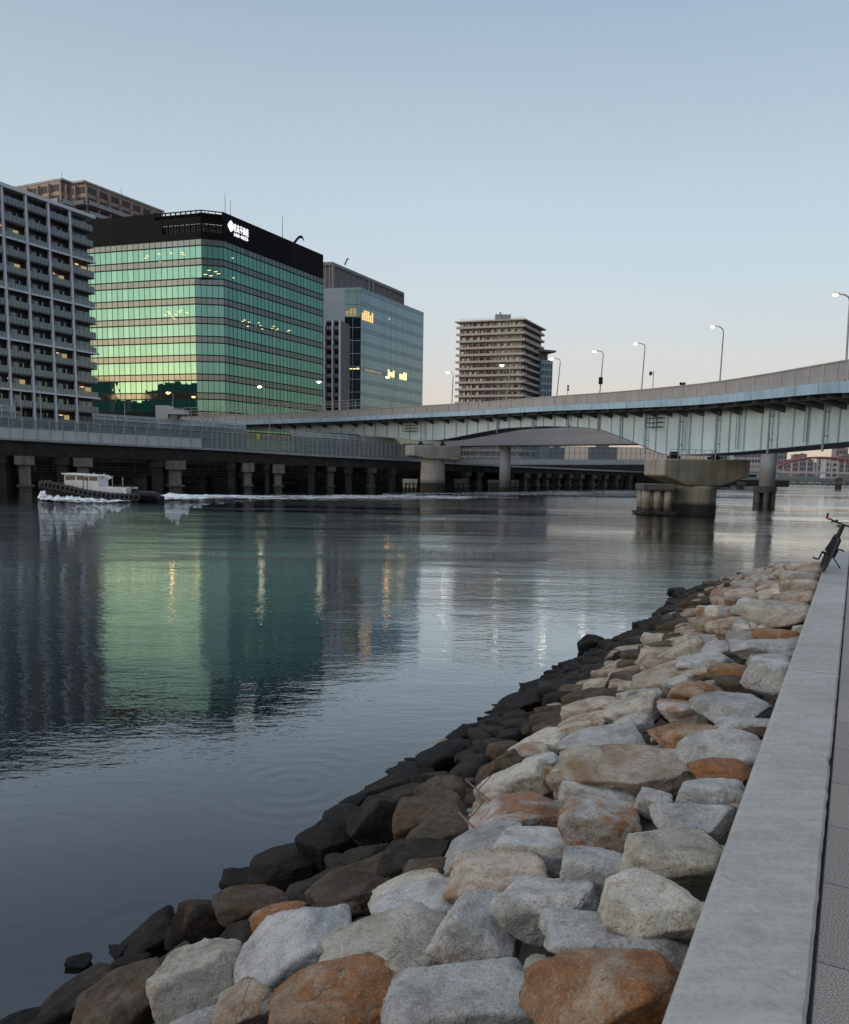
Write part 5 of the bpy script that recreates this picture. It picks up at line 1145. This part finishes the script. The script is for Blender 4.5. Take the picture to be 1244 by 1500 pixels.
RM = {
 'grey': rock_mat('granite_grey', [(.16, .16, .158), (.30, .302, .30), (.43, .432, .43)], RUST, -.55),
 'pale': rock_mat('granite_pale', [(.20, .198, .192), (.36, .358, .35), (.49, .488, .48)], (.36, .25, .12), -.7),
 'cream': rock_mat('granite_cream', [(.20, .18, .15), (.37, .345, .295), (.50, .475, .42)], (.27, .17, .09), -.35),
 'tan': rock_mat('sandstone_tan', [(.20, .17, .14), (.34, .295, .245), (.46, .41, .355)], (.27, .16, .085), .02),
 'rust': rock_mat('granite_rust', [(.15, .11, .08), (.29, .21, .145), (.40, .34, .27)], RUST, .28),
 'half': rock_mat('granite_half_rust', [(.22, .21, .20), (.37, .36, .345), (.50, .49, .475)], (.30, .12, .04), .10),
 'brown': rock_mat('rock_brown', [(.032, .026, .021), (.066, .053, .042), (.12, .10, .083)], (.12, .075, .045), -.1),
 'dark': rock_mat('rock_dark', [(.010, .009, .0085), (.022, .0195, .0175), (.045, .039, .035)], (.075, .05, .033), -.3, .5, .25),
 'black': rock_mat('rock_wet_black', [(.004, .004, .004), (.009, .0085, .008), (.020, .0185, .017)], None, 0, .4, .5)}
def ico(n):
    bm = bmesh.new(); bmesh.ops.create_icosphere(bm, subdivisions=n, radius=1); v = np.array([q.co[:] for q in bm.verts]); f = [tuple(x.index for x in q.verts) for q in bm.faces]; bm.free(); return v, f
ICO = {3: ico(3), 4: ico(4), 5: ico(5)}
def rock(name, C, ax, ay, az_, a, b, c, mat, seed, lvl=4, chunky=13):
    rg = np.random.default_rng(seed); V, Fc = ICO[lvl]
    pl = [np.array(q, float) for q in ((1, 0, 0), (-1, 0, 0), (0, 1, 0), (0, -1, 0), (0, 0, 1), (0, 0, -1))]
    pl = [q+rg.normal(0, .22, 3) for q in pl]; ds = list(rg.uniform(.80, .95, 6)); ds[4] = rg.uniform(.72, .86)
    for _ in range(chunky): q = rg.normal(0, 1, 3); pl.append(q); ds.append(rg.uniform(.88, 1.18))
    Pn = np.array([q/np.linalg.norm(q) for q in pl]); dd = np.array(ds)
    dots = np.maximum(V@Pn.T, 0)/dd; pw = 60 if lvl > 4 else 36
    r = (np.sum(dots**pw, 1)+1e-9)**(-1/pw); r = np.minimum(r, 1.5)
    o3 = rg.uniform(-50, 50, 3)
    P = V*r[:, None]; out = np.empty_like(P); sc = np.array([a, b, c])
    ext = np.abs(P).max(0); P = P/ext
    s_ = (a+b+c)/3
    for i, (v, q) in enumerate(zip(V, P)):
        u = Vector(q*sc/s_*1.3+o3); n1 = noise.fractal(u, 1.0, 2.1, 5 if lvl > 3 else 3); rid = 1-abs(noise.noise(u*.9+Vector((9, 3, 1))))*2
        n2 = abs(noise.noise(u*3.1))+.5*abs(noise.noise(u*6.7+Vector((4, 4, 4)))); n3 = noise.noise(Vector((round(u.x*2.2), round(u.y*2.2), round(u.z*2.2)))*.73) if False else noise.cell(u*1.7); out[i] = q*(1+.048*n1+.03*rid-.05*n2+.022*n3)
    W = out*sc; X = np.outer(W[:, 0], ax)+np.outer(W[:, 1], ay)+np.outer(W[:, 2], az_)
    me = bpy.data.meshes.new(name); me.from_pydata(X.tolist(), [], Fc); me.materials.append(mat); me.polygons.foreach_set('use_smooth', [True]*len(Fc)); me.update()
    ob = bpy.data.objects.new(name, me); COL.objects.link(ob); ob.location = C; return ob
def px_rock(cx, cy, w_, h_, ang, mat, seed, name='boulder', flat=.55, sink=0.0, lvl=4):
    C0 = onslope(cx, cy); d = (C0-CAM); D = proj(C0)[2]; d.normalize()
    a = w_/2*D/F; Hh = h_/2*D/F; un = nrm.lerp(Vector((0, 0, 1)), .8).normalized(); sp = abs(d.dot(un)); cp = math.sqrt(1-sp*sp)
    b = min(.8*a, .80*Hh/sp); c = math.sqrt(max(1e-4, Hh*Hh-(b*sp)**2))/cp; c = min(max(c, .3*Hh), .85*a)
    un = nrm.lerp(Vector((0, 0, 1)), .8).normalized(); ay = (d-un*d.dot(un)).normalized(); ax = ay.cross(un).normalized(); az_ = un
    if ang:
        rot = Matrix.Rotation(R(ang), 3, d); ax, ay, az_ = rot@ax, rot@ay, rot@az_
    reach = math.sqrt((a*ax.dot(wn))**2+(b*ay.dot(wn))**2)*.97-(-(C0-ptop).dot(wn)); C0 = C0-wn*max(0, reach)
    ob = rock(name, C0-nrm*sink, np.array(ax), np.array(ay), np.array(az_), a, b, c, mat, seed, lvl)
    return ob, a, b, c, D
# every boulder that can be told apart: cx, cy, w, h, image tilt (+ = right end lower), material, label
HR = [
(887,1442,236,128,-6,'rust','big rust brown boulder pressed against the wall at the bottom right'),
(890,1374,236,82,4,'pale','broad flat pale slab lying just above the big rust brown boulder'),
(958,1332,158,90,6,'cream','notched pale boulder against the wall above the broad flat slab'),
(803,1324,154,96,4,'pale','domed pale blue grey boulder left of the notched one'),
(876,1277,110,78,8,'grey','rounded grey boulder above the domed pale one'),
(983,1249,158,90,-4,'cream','large pale wedge shaped boulder touching the wall, pointed left'),
(885,1213,130,80,2,'half','boulder with grey top and rust orange front in the middle of the slope'),
(1012,1196,122,52,2,'grey','low grey boulder by the wall above the pale wedge'),
(1040,1164,108,54,0,'grey','flat topped grey boulder by the wall below the long rust block'),
(957,1176,52,70,15,'pale','small upright pale stone wedged among larger boulders'),
(873,1157,130,62,8,'pale','pale grey boulder directly under the long smooth brown one'),
(764,1188,146,54,-2,'half','long pale boulder with an orange stained left end'),
(725,1287,144,76,4,'tan','tan boulder with orange streaks left of the domed pale one'),
(713,1234,134,66,-18,'grey','slanting grey boulder with a rusty lower tip'),
(772,1242,116,74,-4,'pale','pale triangular boulder right of the slanting grey one'),
(572,1394,190,108,2,'cream','large cream boulder with brown flecks near bottom centre'),
(699,1368,124,106,28,'pale','tall pale boulder leaning right, right of the large cream one'),
(627,1328,184,68,-6,'pale','wide pale boulder behind the large cream one'),
(673,1464,218,122,-4,'pale','largest pale grey boulder at the bottom centre edge'),
(487,1466,222,118,-4,'rust','rust and tan boulder at the bottom edge left of the largest pale one'),
(603,1304,122,46,-8,'cream','thin tan topped slab above the wide pale boulder'),
(620,1276,74,44,0,'brown','small dark grey stone above the thin tan topped slab'),
(520,1299,136,62,-14,'brown','brown grey slab slanting up to the right, beside the dark strip'),
(628,1200,126,70,-8,'brown','rusty brown boulder left of the long orange stained one'),
(642,1222,110,46,-6,'brown','low brown boulder tucked under the rusty brown one'),
(548,1208,92,76,-30,'dark','dark brown boulder with steep face above the waterline at centre left'),
(482,1238,92,84,-30,'black','black boulder jutting to the water left of the steep dark brown one'),
(530,1260,92,44,-8,'dark','flat dark stone below the steep dark brown boulder'),
(605,1254,106,44,-4,'dark','low dark boulder right of the flat dark stone'),
(302,1450,136,120,-12,'cream','tall cream white boulder with a facing rough side at bottom left'),
(432,1394,186,118,-16,'grey','large grey boulder with white ridge and dark right side'),
(352,1474,98,60,-10,'tan','small tan stone between the tall cream boulder and the rust one'),
(302,1498,130,40,-4,'pale','pale stone cut by the bottom edge under the tall cream one'),
(105,1462,120,60,-22,'dark','dark slab at the bottom left beside the water'),
(185,1468,150,84,-18,'brown','dark brown grey slab left of the tall cream boulder'),
(248,1418,90,58,-16,'brown','tan brown boulder peeking above the tall cream one'),
(296,1346,78,76,20,'dark','dark upright boulder with tan lower corner by the water'),
(362,1326,104,60,14,'brown','dark boulder with a bright tan left face at the waterline'),
(408,1345,84,44,-18,'rust','small rusty stone right of the tan faced boulder'),
(420,1266,124,60,-8,'black','long black boulder lapped by water left of centre'),
(48,1460,110,52,-26,'black','black wet rock at the left edge of the slope'),
(132,1420,100,46,-22,'black','black wet rock second from the left edge along the water'),
(215,1376,96,52,-24,'black','black wet rock beside the dark upright boulder'),
(352,1368,76,38,-14,'dark','dark stone beneath the tan faced boulder'),
(470,1298,104,44,-12,'dark','dark slab between the long black boulder and the brown grey slab'),
(470,1342,110,40,-10,'brown','brown stone above the large white ridged boulder'),
(912,1130,196,76,-1,'tan','longest smooth tan brown boulder in the middle distance'),
(1058,1093,132,52,0,'pale','pale boulder by the wall with a rust stained right end'),
(1055,1128,94,46,0,'rust','rust brown block by the wall under the pale boulder'),
(1003,1075,100,42,0,'rust','low rust orange boulder under the grey topped tan one'),
(1012,1044,92,44,2,'half','tan boulder with rust left side and grey top'),
(1084,1035,122,42,0,'grey','wide flat grey boulder touching the wall in the middle distance'),
(1089,1061,82,30,0,'pale','pale flat block by the wall below the wide flat grey one'),
(882,1088,122,48,-6,'pale','pale grey boulder left of the low rust orange one'),
(925,1060,58,36,-12,'pale','small pale stone above the pale grey boulder'),
(930,1043,86,52,-12,'cream','cream boulder with a shaded right face'),
(866,1039,84,36,-8,'tan','tan boulder left of the cream one with shaded face'),
(940,1018,70,30,-4,'grey','grey flat stone above the cream boulder'),
(992,1005,50,38,-10,'pale','whitish stone beside the domed rust tan boulder'),
(1016,1015,84,38,4,'rust','domed rust tan boulder in the middle distance'),
(1086,1003,74,34,8,'brown','domed brown boulder near the wall'),
(1067,983,66,32,4,'rust','red brown domed stone above the domed brown boulder'),
(1127,991,62,56,14,'pale','angular pale boulder against the wall in the middle distance'),
(1065,947,70,26,2,'pale','pale flat stone above the grey flat one in the upper slope'),
(1125,947,94,30,0,'grey','broad grey stone against the wall in the upper slope'),
(1142,931,66,24,4,'rust','dark red brown stone against the wall in the upper slope'),
(1030,968,80,30,-2,'grey','grey flat stone left of the red brown domed stone'),
(1002,954,72,34,-24,'cream','cream slanting stone at the edge of the upper slope'),
(978,991,116,36,-14,'tan','long tan brown slanting stone beside the dark strip'),
(1130,967,66,24,2,'grey','small grey stone wedged under the broad grey one'),
(786,1091,90,48,-14,'cream','pale tan boulder at the edge of the dark strip'),
(770,1104,70,32,-20,'tan','tan stone half hidden under the pale tan boulder'),
(793,1114,56,32,-16,'pale','small pale stone right of the pale tan boulder'),
(811,1133,36,36,10,'tan','small pinkish tan stone beside the longest tan brown boulder'),
(751,1148,110,56,-14,'cream','cream tan boulder left of the small pinkish stone'),
(732,1124,92,50,-30,'brown','brown slanting stone above the cream tan boulder'),
(652,1156,82,38,-8,'brown','grey brown stone left of the cream tan boulder'),
(850,1061,90,34,-14,'tan','tan grey slanting stone above the pale grey boulder'),
(582,1150,90,42,-8,'black','black boulder at the waterline near centre'),
(590,1168,84,36,-14,'dark','dark boulder just above the black one near centre'),
(525,1174,54,30,-12,'black','small black stone at the waterline near centre'),
(646,1114,84,46,-22,'black','black boulder higher along the waterline right of centre'),
(677,1078,60,28,-18,'black','small black boulder at the waterline right of centre'),
(773,1028,92,40,-18,'black','black slanting boulder on the point of the waterline'),
(650,1090,24,22,0,'tan','tiny tan stone perched on the dark strip'),
(623,1166,26,22,0,'tan','tiny pale tan stone lying before the grey brown one'),
(955,942,22,20,0,'rust','tiny orange stone high on the dark strip'),
(505,1268,60,36,0,'dark','dark stone in the gap under the black jutting boulder'),
]
LONE = [(867,944,44,40,0,'black','round black boulder standing alone in the water off the slope'),(991,865,32,14,0,'black','low black rock in the water at the far end of the slope'),(775,1005,30,10,0,'black','flat black rock awash just off the slope'),(605,1114,26,12,0,'black','tiny black rock awash near the waterline centre'),(115,1408,40,14,-10,'black','wet black rock awash at lower left')]
random.seed(11)
placed = []
for i, (cx, cy, w_, h_, ang, mt, lab) in enumerate(HR):
    ob, a, b, c, D = px_rock(cx, cy, w_*1.09, h_*1.04, ang, RM[mt], 100+i, lvl=5 if w_ > 84 else 4, sink=.02)
    tag(ob, lab, 'boulder', 'boulders of the rock slope'); placed.append((cx, cy, w_/2, h_/2))
for i, (cx, cy, w_, h_, ang, mt, lab) in enumerate(LONE):
    q = atz(cx, cy+h_*.3, 0); D = proj(q)[2]; a = w_/2*D/F; c = h_/2*D/F
    ob = rock('boulder', q+Vector((0, 0, c*.35)), np.array((1, 0, 0.)), np.array((0, 1, 0.)), np.array((0, 0, 1.)), a, a*.8, c*1.0, RM[mt], 900+i, 4); tag(ob, lab, 'boulder', 'boulders of the rock slope')
# outline of the stone slope in plan, used to scatter the remaining boulders
OUT = [(-60, 1520), (0, 1472), (100, 1418), (200, 1366), (365, 1276), (470, 1216), (545, 1142), (600, 1112), (735, 1032), (800, 990), (896, 940), (980, 890), (1000, 868), (1060, 850), (1130, 831), (1205, 824), (1197, 860), (965, 1500), (940, 1560), (0, 1600)]
def inside(x, y):
    r = False; n = len(OUT)
    for i in range(n):
        (a, b), (c, d) = OUT[i], OUT[i-1]
        if (b > y) != (d > y) and x < (c-a)*(y-b)/(d-b)+a: r = not r
    return r
wlx = [(x, y) for x, y in OUT[1:13]]
def wl_dist(q):       # metres of slope above the waterline
    return q.z/(-down.z)
cand = []; tries = 0; pts = []
rg = random.Random(5)
while tries < 60000 and len(pts) < 700:
    tries += 1
    s = rg.uniform(-3.0, 34); t_ = rg.uniform(0, 7.2)
    q = ptop+wd*s+down*t_
    x, y, D = proj(q)
    if y > (1500 if x > 250 else 1560) or not inside(x, y): continue
    if any(abs(x-hx)/(hw+4) < 1 and ((x-hx)/(hw*1.0))**2+((y-hy)/(hh*1.0))**2 < 1 for hx, hy, hw, hh in placed): continue
    up = wl_dist(q)
    big = rg.uniform(.17, .36) if D > 10 else rg.uniform(.06, .12)
    if wl_dist(q) < .9 and D < 10: big = rg.uniform(.12, .24)
    if up < 1.6: big *= .85
    ok = True
    for (q2, b2) in pts:
        if (q-q2).length < (big+b2)*.80: ok = False; break
    if ok: pts.append((q, big))
pts.sort(key=lambda v: -v[1]/proj(v[0])[2])
rest = []
cnt = 0
for (q, big) in pts:
    x, y, D = proj(q); up = wl_dist(q); far = D > 10.5
    band = up+rg.uniform(-.35, .35)
    kk = 1.0 if D < 8 else 1.8
    if band < .8*kk: mt = 'black'; lab = 'wet black boulder in the strip along the waterline'; grp = 'wet black boulders along the waterline'
    elif band < 1.5*kk: mt = 'dark'; lab = 'dark brown boulder in the strip above the wet black ones'; grp = 'dark boulders above the waterline'
    elif band < 2.3*kk: mt = rg.choice(('brown', 'brown', 'tan' if far else 'brown')); lab = 'brown boulder between the dark strip and the pale upper slope'; grp = 'brown boulders at mid slope'
    elif far: mt = rg.choices(('tan', 'cream', 'half', 'grey', 'rust'), (8, 3, 2, 1.5, .8))[0]; lab = 'flat tan or grey boulder packed on the far upper slope'; grp = 'boulders packed on the far upper slope'
    else: mt = rg.choices(('grey', 'tan', 'brown', 'cream'), (4, 3, 3, 2))[0]; lab = 'small stone filling a gap between the big near boulders'; grp = 'small stones between the near boulders'
    seed = rg.randrange(10**6); yaw = math.atan2(q.x, q.y)+rg.uniform(-.35, .35)
    f_ = Vector((math.sin(yaw), math.cos(yaw), 0)); un = nrm.lerp(Vector((0, 0, 1)), .75).normalized(); ay = (f_-un*f_.dot(un)).normalized(); ax = ay.cross(un)
    tl = Matrix.Rotation(rg.uniform(-.22, .22), 3, ay) @ Matrix.Rotation(rg.uniform(-.2, .2), 3, ax); ax, ay, az_ = tl@ax, tl@ay, tl@un
    a, b, c = big*rg.uniform(1.05, 1.5), big*rg.uniform(.85, 1.25), big*(rg.uniform(.5, .75) if D < 10 else rg.uniform(.40, .62))
    near_gap = D < 10 and big < .13
    q = q-wn*max(0, max(a, b)-(-(q-ptop).dot(wn)))
    C0 = q-nrm*(.15 if near_gap else .03+.05*rg.random())
    vis = cnt < 200
    ob = rock('boulder', C0, np.array(ax), np.array(ay), np.array(az_), a, b, c, RM[mt], seed, 3 if (D > 8 or big < .2) else 4, 8)
    if vis: tag(ob, lab, 'boulder', grp); cnt += 1
    else: rest.append(ob)
# the smallest stones become one heap of rubble
if rest:
    vs, fs, mi, mats = [], [], [], []
    for ob in rest:
        k = len(vs); vs += [tuple(v.co+ob.location) for v in ob.data.vertices]; mt = ob.data.materials[0]
        if mt not in mats: mats.append(mt)
        fs += [tuple(i+k for i in pl_.vertices) for pl_ in ob.data.polygons]; mi += [mats.index(mt)]*len(ob.data.polygons)
    me = bpy.data.meshes.new('rubble'); me.from_pydata(vs, [], fs); [me.materials.append(m) for m in mats]; me.polygons.foreach_set('material_index', mi); me.polygons.foreach_set('use_smooth', [True]*len(fs)); me.update()
    for ob in rest: d_ = ob.data; bpy.data.objects.remove(ob); bpy.data.meshes.remove(d_)
    o = bpy.data.objects.new('rubble', me); COL.objects.link(o); tag(o, 'small broken stones filling the far slope', 'rubble', kind='stuff')
# earth core of the embankment under the stones
mb = MB(); sk = .34
line_top = [ptop+wd*s for s in (-6, 4, (hip[0]-ptop).dot(wd))]; tops = [q-nrm*sk for q in line_top]
base = lambda q: q+down*((q.z+1.6)/(-down.z))
tv = [Vector(q) for q in tops]; bv_ = [base(q) for q in tops]
hp = [q-nrm*sk for q in hip]
fan = [hp[1], hp[2], hp[3]]
vs = tv+bv_+fan+[base(fan[-1])]
mb.add(vs, [(0, 1, 4, 3), (1, 2, 5, 4)])
mb.add([tv[2], hp[1], hp[2], hp[3], base(hp[3]), bv_[2]], [(0, 1, 2, 3, 4, 5)])
out_ = [Vector((q.x+6, q.y+7, -2)) for q in (hp[0], hp[1], hp[2], hp[3])]
mb.add([tv[2], hp[1], hp[2], hp[3]]+out_, [(0, 4, 5, 1), (1, 5, 6, 2), (2, 6, 7, 3)])
tag(mb.build('embankment', plain('embankment_earth', (.035, .030, .026), .95, var=.5, scale=5, bump=.8, bscale=9)), kind='structure')
# dry twigs caught between the stones
def twig(pts_, label):
    mb = MB(); mb.tube([onslope(x, y, .25) for x, y in pts_], .008, 5)
    q = onslope(*pts_[1], .25); mb.tube([q, q+Vector((.12, .05, .12))], .005, 5); tag(mb.build('twig', M['rust']), label, 'twig')
twig([(683, 1143), (700, 1158), (718, 1173)], 'dry twig sticking out left of the orange stained boulder')
twig([(672, 1190), (684, 1203), (694, 1212)], 'short dry twig on the brown boulders')
